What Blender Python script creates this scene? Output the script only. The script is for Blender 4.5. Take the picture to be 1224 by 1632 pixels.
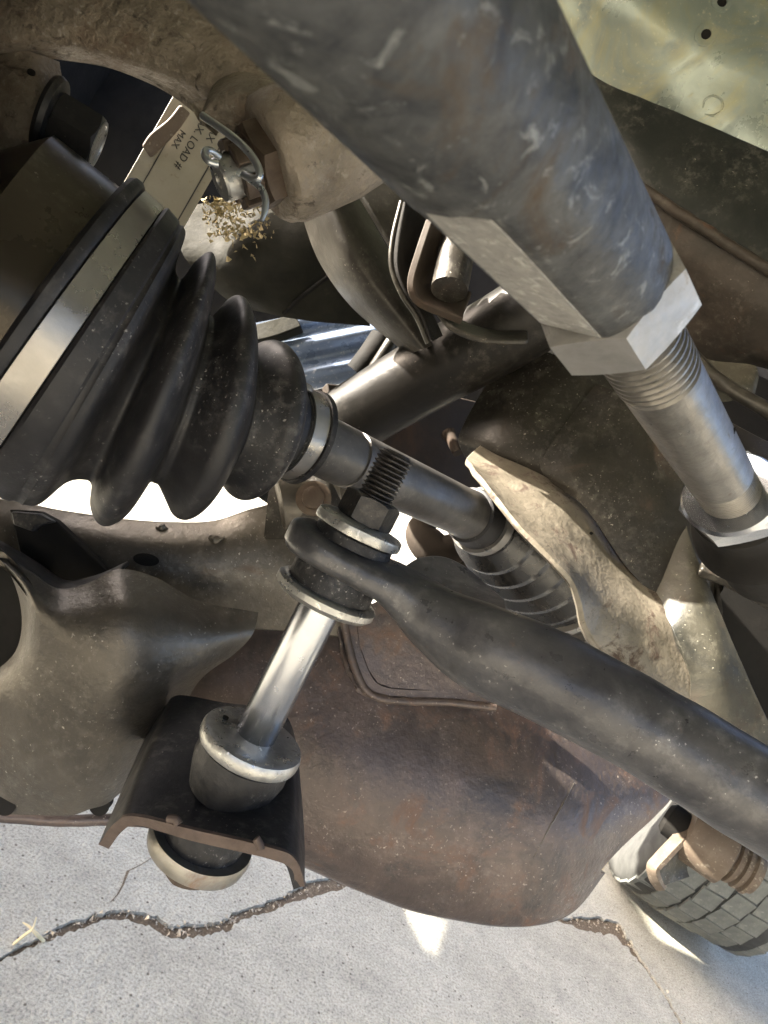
import bpy, bmesh, math, random
from mathutils import Vector, Matrix, noise
from mathutils.geometry import tessellate_polygon

for o in list(bpy.data.objects):
    bpy.data.objects.remove(o)
random.seed(7)
rad = math.radians
SC = bpy.context.scene
COL = SC.collection

# ------------------------------------------------------------------ camera
FPX = 1000.0                     # focal length in pixels of the 1224 x 1632 photograph
CAMH = 0.55
PITCH, ROLL = rad(4.0), rad(27.0)
R0 = Vector((1, 0, 0)); U0 = Vector((0, math.sin(PITCH), math.cos(PITCH))); FW = Vector((0, math.cos(PITCH), -math.sin(PITCH)))
RT = R0 * math.cos(ROLL) + U0 * math.sin(ROLL)
UP = -R0 * math.sin(ROLL) + U0 * math.cos(ROLL)
CAM = Vector((0, 0, CAMH))
cd = bpy.data.cameras.new('camera'); cam = bpy.data.objects.new('camera', cd); COL.objects.link(cam)
cam.matrix_world = Matrix(((RT.x, UP.x, -FW.x, CAM.x), (RT.y, UP.y, -FW.y, CAM.y), (RT.z, UP.z, -FW.z, CAM.z), (0, 0, 0, 1)))
cd.sensor_fit = 'VERTICAL'; cd.sensor_height = 36.0; cd.sensor_width = 27.0
cd.lens = FPX / 1632.0 * 36.0
cd.clip_start = 0.005; cd.clip_end = 1000
cd.dof.use_dof = True; cd.dof.focus_distance = 0.24; cd.dof.aperture_fstop = 42.0
SC.camera = cam

# ------------------------------------------------------------------ light
SUN_DIR = Vector((-0.90, -0.05, 0.41)).normalized()     # towards the sun
SUN_EL = math.asin(SUN_DIR.z); SUN_AZ = math.atan2(SUN_DIR.x, SUN_DIR.y)
world = bpy.data.worlds.new('World'); SC.world = world; world.use_nodes = True
wn = world.node_tree.nodes; wl = world.node_tree.links
for n in list(wn): wn.remove(n)
sky = wn.new('ShaderNodeTexSky'); sky.sky_type = 'NISHITA'; sky.sun_disc = False
sky.sun_elevation = SUN_EL; sky.sun_rotation = SUN_AZ; sky.dust_density = 5.0; sky.air_density = 0.55; sky.ozone_density = 0.3
bg = wn.new('ShaderNodeBackground'); bg.inputs[1].default_value = 0.13
wo = wn.new('ShaderNodeOutputWorld')
wl.new(sky.outputs[0], bg.inputs[0]); wl.new(bg.outputs[0], wo.inputs[0])
sl = bpy.data.lights.new('sun', 'SUN'); sl.energy = 5.0; sl.angle = rad(0.55); sl.color = (1.0, 0.93, 0.82)
so = bpy.data.objects.new('sun', sl); COL.objects.link(so)
so.rotation_euler = (-SUN_DIR).to_track_quat('-Z', 'Y').to_euler()
so.location = SUN_DIR * 5
SC.view_settings.view_transform = 'Standard'; SC.view_settings.look = 'None'
SC.view_settings.gamma = 1.0; SC.view_settings.exposure = 3.2
SC.view_settings.use_curve_mapping = False
SC.render.engine = 'CYCLES'
SC.cycles.max_bounces = 8; SC.cycles.diffuse_bounces = 5

# ------------------------------------------------------------------ placing helpers
def P(x, y, d):
    return CAM + RT * ((x - 612.0) / FPX * d) - UP * ((y - 816.0) / FPX * d) + FW * d
def PX(v):
    q = v - CAM; d = q.dot(FW)
    return 612 + q.dot(RT) / d * FPX, 816 - q.dot(UP) / d * FPX
def G(x, y, z=0.0):
    r = RT * ((x - 612.0) / FPX) - UP * ((y - 816.0) / FPX) + FW
    t = (z - CAM.z) / r.z
    return CAM + r * t
def along(A, B, x, y):
    best = None
    L = (B - A).length; u = (B - A) / L
    for i in range(-600, 1600):
        s = i / 1000 * L
        q = PX(A + u * s); e = (q[0] - x) ** 2 + (q[1] - y) ** 2
        if best is None or e < best[0]: best = (e, s)
    return best[1]

# ------------------------------------------------------------------ materials
def mat(name, c1, c2, scale=40, rough=.5, rvar=.2, metal=0.0, bump=.25, bscale=350, rust=None, dust=None, wear=None, spec=.3, stretch=None, pit=0, coat=0):
    m = bpy.data.materials.new(name); m.use_nodes = True
    nt = m.node_tree; N = nt.nodes; Lk = nt.links.new
    b = N['Principled BSDF']
    tc = N.new('ShaderNodeTexCoord'); src = tc.outputs['Object']
    if stretch:
        mp = N.new('ShaderNodeMapping'); mp.inputs['Scale'].default_value = stretch; Lk(src, mp.inputs[0]); src = mp.outputs[0]
    def nz(sc, det=6, ro=.6, dist=0.0):
        n = N.new('ShaderNodeTexNoise'); n.inputs['Scale'].default_value = sc; n.inputs['Detail'].default_value = det
        n.inputs['Roughness'].default_value = ro; n.inputs['Distortion'].default_value = dist; Lk(src, n.inputs['Vector']); return n.outputs['Fac']
    def rng(v, a, bb, lo=0, hi=1):
        r = N.new('ShaderNodeMapRange'); r.inputs['From Min'].default_value = a; r.inputs['From Max'].default_value = bb
        r.inputs['To Min'].default_value = lo; r.inputs['To Max'].default_value = hi; Lk(v, r.inputs['Value']); return r.outputs['Result']
    def mix(f, a, bb):
        x = N.new('ShaderNodeMix'); x.data_type = 'RGBA'
        if isinstance(f, float): x.inputs[0].default_value = f
        else: Lk(f, x.inputs[0])
        for i, v in ((6, a), (7, bb)):
            if isinstance(v, tuple): x.inputs[i].default_value = (*v, 1)
            else: Lk(v, x.inputs[i])
        return x.outputs[2]
    n1 = nz(scale, 8, .65, .4)
    col = mix(rng(n1, .32, .68), c1, c2)
    rgh = rng(nz(scale * 2.3, 6), .25, .75, max(.04, rough - rvar), min(1, rough + rvar))
    met = None
    def add_layer(f, colour, r_to, kill_metal):
        nonlocal col, rgh, met
        col = mix(f, col, colour)
        mr = N.new('ShaderNodeMix'); Lk(f, mr.inputs[0]); Lk(rgh, mr.inputs[2]); mr.inputs[3].default_value = r_to; rgh = mr.outputs[0]
        if metal > 0 and kill_metal:
            mm = N.new('ShaderNodeMix'); Lk(f, mm.inputs[0])
            if met is None: mm.inputs[2].default_value = metal
            else: Lk(met, mm.inputs[2])
            mm.inputs[3].default_value = 0.0; met = mm.outputs[0]
    if rust:
        rc, rs, lo, hi = rust
        add_layer(rng(nz(rs, 8, .7, .6), lo, hi), rc, .85, True)
    if wear:
        wc, ws, lo, hi, wr = wear
        add_layer(rng(nz(ws, 7, .7, .8), lo, hi), wc, wr, False)
    if dust:
        dc, ds, lo, hi = dust
        def prod(a, c_, g):
            x = N.new('ShaderNodeMath'); x.operation = 'MULTIPLY'; Lk(a, x.inputs[0]); Lk(c_, x.inputs[1])
            y = N.new('ShaderNodeMath'); y.operation = 'MULTIPLY'; Lk(x.outputs[0], y.inputs[0]); y.inputs[1].default_value = g; return y.outputs[0]
        msk = rng(nz(28, 4, .6), .38, .66)
        add_layer(prod(rng(nz(ds, 3, .6), lo - .02, hi), msk, 1.0), dc, .9, True)
        add_layer(prod(rng(nz(ds * .3, 5, .7), .50, .72), msk, .20), dc, .9, True)
    Lk(col, b.inputs['Base Color']); Lk(rgh, b.inputs['Roughness'])
    if met is not None: Lk(met, b.inputs['Metallic'])
    else: b.inputs['Metallic'].default_value = metal
    b.inputs['Specular IOR Level'].default_value = spec
    if coat: b.inputs['Coat Weight'].default_value = coat; b.inputs['Coat Roughness'].default_value = .2
    if bump:
        bm = N.new('ShaderNodeBump'); bm.inputs['Strength'].default_value = bump; bm.inputs['Distance'].default_value = .0006
        h = nz(bscale, 5, .6)
        if pit:
            a = N.new('ShaderNodeMath'); a.operation = 'ADD'; Lk(h, a.inputs[0])
            w = rng(nz(bscale * .35, 4, .6), .3, .7, 0, pit); Lk(w, a.inputs[1]); h = a.outputs[0]
        Lk(h, bm.inputs['Height']); Lk(bm.outputs[0], b.inputs['Normal'])
    return m

DUSTC = (.42, .38, .32)
M = {}
M['tie'] = mat('tie_rod_steel', (0.0146, 0.0158, 0.0178), (0.0632, 0.0646, 0.0629), 170, .46, .10, .12, .5, 300, rust=((0.0499, 0.0359, 0.0223), 60, .56, .70), wear=((0.133, 0.137, 0.132), 260, .57, .68, .4), spec=.28)
M['bare'] = mat('bare_steel', (0.109, 0.103, 0.091), (0.177, 0.167, 0.15), 150, .36, .1, .75, .25, 600, rust=((0.0867, 0.0687, 0.0488), 160, .64, .78), spec=.38)
M['jam'] = mat('jam_nut_steel', (.20, .195, .185), (.29, .28, .265), 120, .42, .1, .6, .2, 600, rust=((.13, .10, .07), 140, .62, .76), wear=((.40, .39, .37), 90, .62, .74, .35))
M['innerboot'] = mat('glossy_inner_boot_rubber', (.008, .008, .008), (.016, .015, .014), 60, .26, .08, 0, .1, 600, spec=.6)
M['groove_shade'] = mat('shaded_tyre_groove', (.03, .03, .028), (.06, .06, .055), 30, .9, .05)  # tyre body darkened to paint shade between the tread blocks
M['litflat'] = mat('lit_wrench_flat', (.20, .195, .18), (.32, .31, .285), 260, .55, .1, .2, .9, 600, wear=((.42, .41, .38), 300, .55, .65, .4))
M['zinc'] = mat('zinc_plate', (.29, .30, .32), (.37, .38, .40), 60, .24, .06, .95, 0, 500)
M['zincdull'] = mat('dull_zinc_plate', (.22, .22, .21), (.40, .39, .36), 120, .34, .15, .75, .3, 420, rust=((.10, .08, .06), 150, .58, .70), wear=((.56, .55, .52), 260, .58, .68, .22), spec=.5)
M['yzinc'] = mat('yellow_zinc_plate', (0.186, 0.168, 0.128), (0.26, 0.247, 0.221), 90, .36, .1, .7, .2, 500, rust=((0.161, 0.0924, 0.051), 70, .54, .70), spec=.5)
M['black_nut'] = mat('black_oxide_steel', (0.011, 0.0101, 0.00968), (0.0286, 0.0264, 0.0242), 130, .40, .15, .45, .3, 500, dust=(DUSTC, 1100, .68, .76), spec=.38)
M['rubber'] = mat('black_rubber', (0.0064, 0.0064, 0.0072), (0.0144, 0.0136, 0.0144), 60, .54, .10, 0, .15, 700, dust=((0.289, 0.272, 0.255), 750, .66, .72), wear=((0.032, 0.024, 0.0184), 28, .58, .78, .6), spec=.35)
M['rubber2'] = mat('dusty_bushing_rubber', (0.00528, 0.00528, 0.00594), (0.0165, 0.0158, 0.0155), 120, .5, .15, 0, .4, 500, dust=((0.289, 0.272, 0.255), 800, .63, .72))
M['housing'] = mat('joint_housing_steel', (0.0315, 0.0259, 0.0182), (0.0595, 0.049, 0.035), 14, .30, .1, .6, .08, 300, dust=(DUSTC, 700, .70, .75), spec=.38)
M['band'] = mat('clamp_band_steel', (0.214, 0.202, 0.184), (0.297, 0.286, 0.268), 40, .30, .1, .8, .12, 400, dust=(DUSTC, 800, .72, .77))
M['shaft'] = mat('painted_axle_shaft', (0.0449, 0.0425, 0.0408), (0.0898, 0.0857, 0.0816), 60, .38, .12, .3, .15, 500, rust=((0.131, 0.0898, 0.0571), 60, .64, .78), dust=(DUSTC, 850, .70, .76))
M['bar'] = mat('sway_bar_paint', (0.029, 0.029, 0.0323), (0.0782, 0.076, 0.076), 60, .34, .12, .3, .3, 380, rust=((0.123, 0.0726, 0.0468), 70, .63, .76), dust=((0.408, 0.391, 0.365), 620, .675, .745), spec=.38)
M['arm'] = mat('rusty_control_arm', (0.0518, 0.0424, 0.0389), (0.104, 0.0784, 0.0666), 24, .37, .12, .35, .5, 420, rust=((0.13, 0.0737, 0.0478), 34, .54, .70), wear=((0.0269, 0.0276, 0.0303), 18, .54, .72, .36), dust=((0.357, 0.306, 0.255), 620, .645, .725), pit=.6, spec=.38)
M['armgrey'] = mat('greyed_control_arm', (0.0528, 0.0467, 0.0379), (0.11, 0.0969, 0.0777), 22, .38, .12, .45, .45, 420, rust=((0.101, 0.0581, 0.0352), 20, .58, .72), wear=((0.0247, 0.0237, 0.0247), 16, .58, .74, .34), dust=((0.408, 0.383, 0.323), 650, .665, .74), pit=.5, spec=.38)
M['bracket'] = mat('black_painted_bracket', (0.00924, 0.00924, 0.0109), (0.021, 0.0202, 0.0197), 40, .45, .12, .1, .25, 380, rust=((0.042, 0.0273, 0.0189), 50, .62, .78), dust=(DUSTC, 700, .70, .76))
M['cutedge'] = mat('brown_bracket_edge', (0.0672, 0.0476, 0.0364), (0.106, 0.0784, 0.0616), 90, .6, .15, .2, .5, 500)
M['knuckle'] = mat('cast_iron_knuckle', (0.113, 0.0945, 0.0702), (0.25, 0.213, 0.166), 34, .60, .14, .2, 1.0, 420, rust=((0.113, 0.0709, 0.0435), 24, .52, .70), dust=((0.289, 0.264, 0.221), 420, .60, .70), wear=((0.068, 0.0562, 0.0421), 140, .56, .66, .8), pit=1.4)
M['nutbrown'] = mat('brown_castle_nut', (0.048, 0.0336, 0.024), (0.0912, 0.0696, 0.0504), 110, .5, .15, .45, .4, 400, rust=((0.096, 0.0576, 0.0336), 130, .56, .7))
M['wire'] = mat('cotter_wire', (.36, .38, .39), (.44, .46, .47), 60, .30, .05, .85, 0, 600)
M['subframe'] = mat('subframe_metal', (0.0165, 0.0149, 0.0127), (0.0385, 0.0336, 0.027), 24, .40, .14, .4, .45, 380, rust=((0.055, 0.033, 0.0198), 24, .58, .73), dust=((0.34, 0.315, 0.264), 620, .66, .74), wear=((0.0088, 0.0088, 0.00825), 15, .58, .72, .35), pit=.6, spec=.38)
M['flange'] = mat('worn_sunlit_flange', (0.102, 0.0884, 0.0663), (0.204, 0.178, 0.136), 45, .45, .15, .3, .6, 300, rust=((0.0467, 0.0306, 0.0204), 70, .54, .64), dust=((0.034, 0.0255, 0.0213), 500, .64, .72), pit=.8, spec=.38)  # base colour lifted so the flange looks sunlit
M['olive'] = mat('olive_stained_metal', (0.0232, 0.0218, 0.0154), (0.0456, 0.0418, 0.0288), 20, .62, .12, .15, .4, 350, rust=((0.0465, 0.0288, 0.0195), 18, .56, .72), wear=((0.0163, 0.0172, 0.0154), 24, .52, .68, .36), dust=((0.383, 0.357, 0.289), 600, .67, .74), spec=.38)
M['rail'] = mat('frame_rail_paint', (0.00936, 0.0104, 0.00972), (0.0187, 0.0198, 0.0173), 22, .42, .12, .1, .3, 300, rust=((0.0468, 0.0342, 0.0216), 30, .66, .8), dust=((0.34, 0.323, 0.272), 560, .70, .77))
M['railrust'] = mat('frame_rail_rusty_seam', (0.0175, 0.0149, 0.0113), (0.0351, 0.027, 0.0203), 30, .55, .14, .15, .5, 300, rust=((0.0594, 0.0324, 0.0189), 60, .58, .7), dust=((0.297, 0.272, 0.221), 560, .70, .77))
M['fender'] = mat('painted_inner_fender', (.185, .215, .195), (.27, .30, .245), 10, .30, .1, .45, .2, 120, wear=((.30, .285, .165), 16, .50, .68, .4), dust=((.46, .43, .30), 330, .62, .72), rust=((.155, .18, .18), 14, .54, .68), spec=.5)
M['casting'] = mat('greasy_grey_casting', (.010, .010, .008), (.024, .023, .017), 30, .85, .1, 0, .6, 260, wear=((.036, .033, .022), 60, .60, .72, .8), pit=.8, spec=.15)
M['blue'] = mat('blue_paint_with_sky_sheen', (.15, .20, .30), (.22, .28, .38), 18, .30, .1, .3, .15, 300, wear=((.30, .34, .39), 22, .58, .74, .4), dust=((.72, .74, .76), 330, .62, .70), spec=.5)  # blue brightened to hold the sky's reflection
M['cream'] = mat('cream_sticker', (0.243, 0.22, 0.169), (0.297, 0.274, 0.216), 30, .45, .1, 0, .05, 300, dust=((0.212, 0.178, 0.119), 300, .62, .72))
M['ink'] = mat('black_ink', (.03, .03, .03), (.05, .05, .045), 80, .6, .1, 0, 0)
M['dark'] = mat('dark_oily_metal_and_shade', (0.0054, 0.0051, 0.0045), (0.0126, 0.0114, 0.0099), 25, .78, .1, 0, .4, 250, rust=((0.021, 0.015, 0.0105), 30, .62, .78), spec=.15)  # also used on sheets and discs that stand in for shade
M['tube'] = mat('dark_crossmember_tube', (0.0063, 0.0056, 0.00468), (0.0117, 0.0101, 0.0081), 30, .42, .1, .3, .2, 350, rust=((0.018, 0.0135, 0.009), 40, .66, .78), dust=((0.255, 0.23, 0.187), 600, .71, .76))
M['strut'] = mat('brown_grey_strut', (0.0191, 0.0173, 0.014), (0.0382, 0.0344, 0.0275), 25, .42, .12, .35, .25, 350, rust=((0.0446, 0.0287, 0.0191), 30, .62, .76), dust=((0.306, 0.281, 0.23), 600, .68, .75), spec=.4)
M['engine'] = mat('underbody_brown_metal', (0.0216, 0.0154, 0.0106), (0.0432, 0.0302, 0.0202), 18, .8, .1, .1, .4, 250, rust=((0.0576, 0.0317, 0.0173), 20, .55, .7), spec=.4)
M['crumb'] = mat('yellow_crumbs', (.26, .205, .10), (.42, .35, .20), 300, .85, .1, 0, .2, 600)
M['tyre'] = mat('dusty_hazy_tyre_rubber', (.105, .110, .100), (.175, .18, .16), 20, .75, .1, 0, .2, 200, wear=((.24, .235, .20), 14, .50, .68, .85), dust=((.36, .35, .30), 200, .62, .72))  # dust, plus haze over the far tyre put into the colour
M['straw'] = mat('dry_straw', (.55, .45, .25), (.7, .6, .38), 100, .8, .1, 0, 0)
M['tan'] = mat('tan_dusty_metal', (0.0867, 0.0638, 0.0459), (0.138, 0.107, 0.079), 30, .6, .1, .1, .3, 300, dust=((0.34, 0.306, 0.238), 400, .6, .7))
M['soil'] = mat('crack_soil', (.075, .055, .036), (.19, .145, .095), 260, .95, .05, 0, 1.0, 420, dust=((.40, .33, .23), 380, .60, .70))

def concrete():
    m = bpy.data.materials.new('rough_concrete'); m.use_nodes = True
    nt = m.node_tree; N = nt.nodes; Lk = nt.links.new; b = N['Principled BSDF']
    tc = N.new('ShaderNodeTexCoord'); src = tc.outputs['Object']
    def nz(sc, det, ro=.6):
        n = N.new('ShaderNodeTexNoise'); n.inputs['Scale'].default_value = sc; n.inputs['Detail'].default_value = det
        n.inputs['Roughness'].default_value = ro; Lk(src, n.inputs['Vector']); return n.outputs['Fac']
    def ramp(v, stops):
        r = N.new('ShaderNodeValToRGB'); e = r.color_ramp.elements
        e[0].position, e[0].color = stops[0][0], (*stops[0][1], 1); e[1].position, e[1].color = stops[-1][0], (*stops[-1][1], 1)
        for p, c in stops[1:-1]:
            q = e.new(p); q.color = (*c, 1)
        Lk(v, r.inputs[0]); return r.outputs[0]
    def mul(a, bb, f=1.0):
        x = N.new('ShaderNodeMix'); x.data_type = 'RGBA'; x.blend_type = 'MULTIPLY'; x.inputs[0].default_value = f
        Lk(a, x.inputs[6]); Lk(bb, x.inputs[7]); return x.outputs[2]
    big = ramp(nz(7, 7, .65), [(.3, (.37, .352, .288)), (.5, (.46, .442, .365)), (.7, (.52, .50, .415))])
    grain = ramp(nz(330, 4, .75), [(.32, (.42, .40, .39)), (.47, (.93, .92, .92)), (.68, (1.32, 1.31, 1.25))])
    mid = ramp(nz(60, 5, .6), [(.3, (.86, .85, .85)), (.7, (1.06, 1.06, 1.05))])
    vo = N.new('ShaderNodeTexVoronoi'); vo.inputs['Scale'].default_value = 70; Lk(src, vo.inputs['Vector'])
    pits = ramp(vo.outputs['Distance'], [(.06, (.32, .29, .27)), (.13, (1, 1, 1))])
    c = mul(mul(mul(big, grain), mid), pits)
    Lk(c, b.inputs['Base Color']); b.inputs['Roughness'].default_value = .9; b.inputs['Specular IOR Level'].default_value = .25
    bp = N.new('ShaderNodeBump'); bp.inputs['Strength'].default_value = .8; bp.inputs['Distance'].default_value = .004
    a = N.new('ShaderNodeMath'); a.operation = 'ADD'; Lk(nz(330, 4, .75), a.inputs[0]); Lk(nz(120, 3), a.inputs[1])
    Lk(a.outputs[0], bp.inputs['Height']); Lk(bp.outputs[0], b.inputs['Normal'])
    return m
M['concrete'] = concrete()

# ------------------------------------------------------------------ object helpers
def root_loc(p):
    v = Vector((0, 0, 0))
    while p is not None:
        v = v + p.location; p = p.parent
    return v
def mk(name, verts, faces, m, parent=None, sharp=35, smooth=True, bevel=0):
    off = root_loc(parent)
    me = bpy.data.meshes.new(name)
    me.from_pydata([tuple(v - off) for v in verts], [], faces)
    bm = bmesh.new(); bm.from_mesh(me); bmesh.ops.remove_doubles(bm, verts=bm.verts, dist=1e-7)
    bmesh.ops.recalc_face_normals(bm, faces=bm.faces); bm.to_mesh(me); bm.free()
    me.materials.append(M[m] if isinstance(m, str) else m)
    if smooth:
        me.shade_smooth(); me.set_sharp_from_angle(angle=rad(sharp))
    o = bpy.data.objects.new(name, me); COL.objects.link(o)
    if parent is not None: o.parent = parent
    if bevel:
        bv = o.modifiers.new('bevel', 'BEVEL'); bv.width = bevel; bv.segments = 2; bv.limit_method = 'ANGLE'; bv.angle_limit = rad(40)
        bv.harden_normals = False
    return o
def thing(name, label, cat, loc, group=None):
    o = bpy.data.objects.new(name, None); COL.objects.link(o); o.location = loc; o.empty_display_size = .02
    o['label'] = label; o['category'] = cat
    if group: o['group'] = group
    return o
def tag(o, label, cat, group=None):
    o['label'] = label; o['category'] = cat
    if group: o['group'] = group
    return o
def struct(o):
    o['kind'] = 'structure'; return o

def cr(p0, p1, p2, p3, t):
    return 0.5 * ((2 * p1) + (p2 - p0) * t + (2 * p0 - 5 * p1 + 4 * p2 - p3) * t * t + (3 * p1 - p0 - 3 * p2 + p3) * t ** 3)
def spline(pts, n):
    k = len(pts)
    if k == 1: return [pts[0]] * n
    out = []
    for i in range(n):
        u = i / (n - 1) * (k - 1); j = min(int(u), k - 2); t = u - j
        p1, p2 = pts[j], pts[j + 1]
        p0 = pts[j - 1] if j > 0 else 2 * p1 - p2
        p3 = pts[j + 2] if j + 2 < k else 2 * p2 - p1
        out.append(cr(p0, p1, p2, p3, t))
    return out
def V3(q): return P(*q) if isinstance(q, tuple) else q

def frames(axis):
    a = axis.normalized()
    r = Vector((0, 0, 1)) if abs(a.z) < .9 else Vector((1, 0, 0))
    u = a.cross(r).normalized(); v = a.cross(u).normalized()
    return a, u, v

def lathe(name, A, axis, prof, m, parent=None, seg=64, sharp=35, shape=None, jit=0, ph=0):
    """prof: list of (s, r) metres along the axis; shape(theta, s) scales the radius."""
    a, u, v = frames(axis); verts = []; faces = []
    for s, r in prof:
        for k in range(seg):
            th = 2 * math.pi * k / seg + ph
            rr = r * (shape(th, s) if shape else 1)
            p = A + a * s + (u * math.cos(th) + v * math.sin(th)) * rr
            if jit: p = p + noise.noise_vector(p * 180) * jit
            verts.append(p)
    n = len(prof)
    for i in range(n - 1):
        for k in range(seg):
            k2 = (k + 1) % seg
            faces.append((i * seg + k, i * seg + k2, (i + 1) * seg + k2, (i + 1) * seg + k))
    if prof[0][1] > 1e-6: faces.append(tuple(range(seg))[::-1])
    if prof[-1][1] > 1e-6: faces.append(tuple((n - 1) * seg + k for k in range(seg)))
    return mk(name, verts, faces, m, parent, sharp)

def hexnut(name, A, axis, af, h, m, parent=None, ph=0.0, ch=.577, sharp=20):
    ap = af / 2; a, u, v = frames(axis); seg = 72; verts = []; faces = []
    def rh(th):
        t = ((th) % (math.pi / 3)) - math.pi / 6
        return ap / math.cos(t)
    rings = []
    for lev in range(4):
        for k in range(seg):
            th = 2 * math.pi * k / seg; r = rh(th); c = (r - ap * .95) * ch
            if lev == 0: rr, s = ap * .95, 0
            elif lev == 1: rr, s = r, c
            elif lev == 2: rr, s = r, h - c
            else: rr, s = ap * .95, h
            verts.append(A + a * s + (u * math.cos(th + ph) + v * math.sin(th + ph)) * rr)
    for i in range(3):
        for k in range(seg):
            k2 = (k + 1) % seg
            faces.append((i * seg + k, i * seg + k2, (i + 1) * seg + k2, (i + 1) * seg + k))
    faces.append(tuple(range(seg))[::-1]); faces.append(tuple(3 * seg + k for k in range(seg)))
    return mk(name, verts, faces, m, parent, sharp)

def thread_prof(s0, s1, pitch, r_out, r_in):
    n = max(1, int(round((s1 - s0) / pitch))); out = []
    for i in range(n):
        b = s0 + (s1 - s0) * i / n; p = (s1 - s0) / n
        out += [(b, r_in), (b + p * .38, r_out), (b + p * .62, r_out)]
    out.append((s1, r_in))
    return out

def sweep(name, pts, rads, m, parent=None, n=60, seg=32, sharp=35, closed_ends=True, jit=0, jfreq=120):
    """round tube along a smooth path; rads one per point or a number."""
    pts = [V3(p) for p in pts]
    c = spline(pts, n)
    if isinstance(rads, (int, float)): rr = [rads] * n
    else: rr = spline([Vector((r, 0, 0)) for r in rads], n); rr = [q.x for q in rr]
    return rings(name, c, rr, m, parent, seg, sharp, jit, jfreq)

def rings(name, c, rr, m, parent=None, seg=48, sharp=35, jit=0, jfreq=120, shape=None):
    n = len(c); verts = []; faces = []
    u = None
    for i in range(n):
        t = (c[min(i + 1, n - 1)] - c[max(i - 1, 0)])
        if t.length < 1e-9: t = c[-1] - c[0]
        t.normalize()
        if u is None: _, u, _ = frames(t)
        u = (u - t * u.dot(t)).normalized(); v = t.cross(u)
        for k in range(seg):
            th = 2 * math.pi * k / seg
            r = rr[i] * (shape(th, i / (n - 1)) if shape else 1)
            p = c[i] + (u * math.cos(th) + v * math.sin(th)) * r
            if jit: p = p + noise.noise_vector(p * jfreq) * jit
            verts.append(p)
    for i in range(n - 1):
        for k in range(seg):
            k2 = (k + 1) % seg
            faces.append((i * seg + k, i * seg + k2, (i + 1) * seg + k2, (i + 1) * seg + k))
    faces.append(tuple(range(seg))[::-1]); faces.append(tuple((n - 1) * seg + k for k in range(seg)))
    return mk(name, verts, faces, m, parent, sharp)

def loft(name, rows, m, parent=None, th=.003, nu=40, nv=24, bevel=None, jit=0, jfreq=60, sharp=40, lin=False, bulge=0):
    """smooth sheet through rows of (x, y, depth) points, given real thickness away from the viewer."""
    rows = [[V3(q) for q in r] for r in rows]
    grid = [spline(r, nu) for r in rows]
    cols = []
    for i in range(nu):
        colp = [g[i] for g in grid]
        cols.append(spline(colp, nv))
    vs = [[cols[i][j] for i in range(nu)] for j in range(nv)]
    nrm = [[None] * nu for _ in range(nv)]
    for j in range(nv):
        for i in range(nu):
            a = vs[j][min(i + 1, nu - 1)] - vs[j][max(i - 1, 0)]
            b = vs[min(j + 1, nv - 1)][i] - vs[max(j - 1, 0)][i]
            q = a.cross(b)
            if q.length < 1e-12: q = CAM - vs[j][i]
            nrm[j][i] = q.normalized()
    mid = nrm[nv // 2][nu // 2]
    sgn = 1 if mid.dot(CAM - vs[nv // 2][nu // 2]) > 0 else -1
    verts = []; faces = []
    for j in range(nv):
        for i in range(nu):
            p = vs[j][i] + nrm[j][i] * sgn * bulge * math.sin(math.pi * i / (nu - 1)) * math.sin(math.pi * j / (nv - 1))
            if jit: p = p + nrm[j][i] * jit * noise.noise(p * jfreq)
            verts.append(p)
    o2 = len(verts)
    for j in range(nv):
        for i in range(nu):
            verts.append(verts[j * nu + i] - nrm[j][i] * sgn * th)
    ix = lambda j, i: j * nu + i
    for j in range(nv - 1):
        for i in range(nu - 1):
            faces.append((ix(j, i), ix(j, i + 1), ix(j + 1, i + 1), ix(j + 1, i)))
            faces.append((o2 + ix(j, i), o2 + ix(j + 1, i), o2 + ix(j + 1, i + 1), o2 + ix(j, i + 1)))
    for i in range(nu - 1):
        faces.append((ix(0, i), o2 + ix(0, i), o2 + ix(0, i + 1), ix(0, i + 1)))
        faces.append((ix(nv - 1, i), ix(nv - 1, i + 1), o2 + ix(nv - 1, i + 1), o2 + ix(nv - 1, i)))
    for j in range(nv - 1):
        faces.append((ix(j, 0), ix(j + 1, 0), o2 + ix(j + 1, 0), o2 + ix(j, 0)))
        faces.append((ix(j, nu - 1), o2 + ix(j, nu - 1), o2 + ix(j + 1, nu - 1), ix(j + 1, nu - 1)))
    return mk(name, verts, faces, m, parent, sharp, bevel=(min(th * .3, .0012) if bevel is None else bevel))

def slab(name, outline, m, parent=None, th=.006, n=None, bevel=.0008, dirv=None, smooth_outline=0):
    """plate with a traced outline and real thickness."""
    pts = [V3(q) for q in outline]
    if smooth_outline:
        k = len(pts); out = []
        for i in range(k):
            for s in range(smooth_outline):
                out.append(cr(pts[i - 1], pts[i], pts[(i + 1) % k], pts[(i + 2) % k], s / smooth_outline))
        pts = out
    if dirv is None:
        nn = Vector((0, 0, 0)); k = len(pts)
        for i in range(k): nn += pts[i].cross(pts[(i + 1) % k]) if False else (pts[i] - pts[0]).cross(pts[(i + 1) % k] - pts[0])
        nn.normalize()
        if nn.dot(CAM - pts[0]) > 0: nn = -nn
        dirv = nn
    k = len(pts)
    tri = tessellate_polygon([pts])
    verts = pts + [p + dirv * th for p in pts]
    faces = [tuple(t) for t in tri] + [tuple(i + k for i in t[::-1]) for t in tri]
    for i in range(k): faces.append((i, (i + 1) % k, (i + 1) % k + k, i + k))
    return mk(name, verts, faces, m, parent, 40, bevel=bevel)

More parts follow.
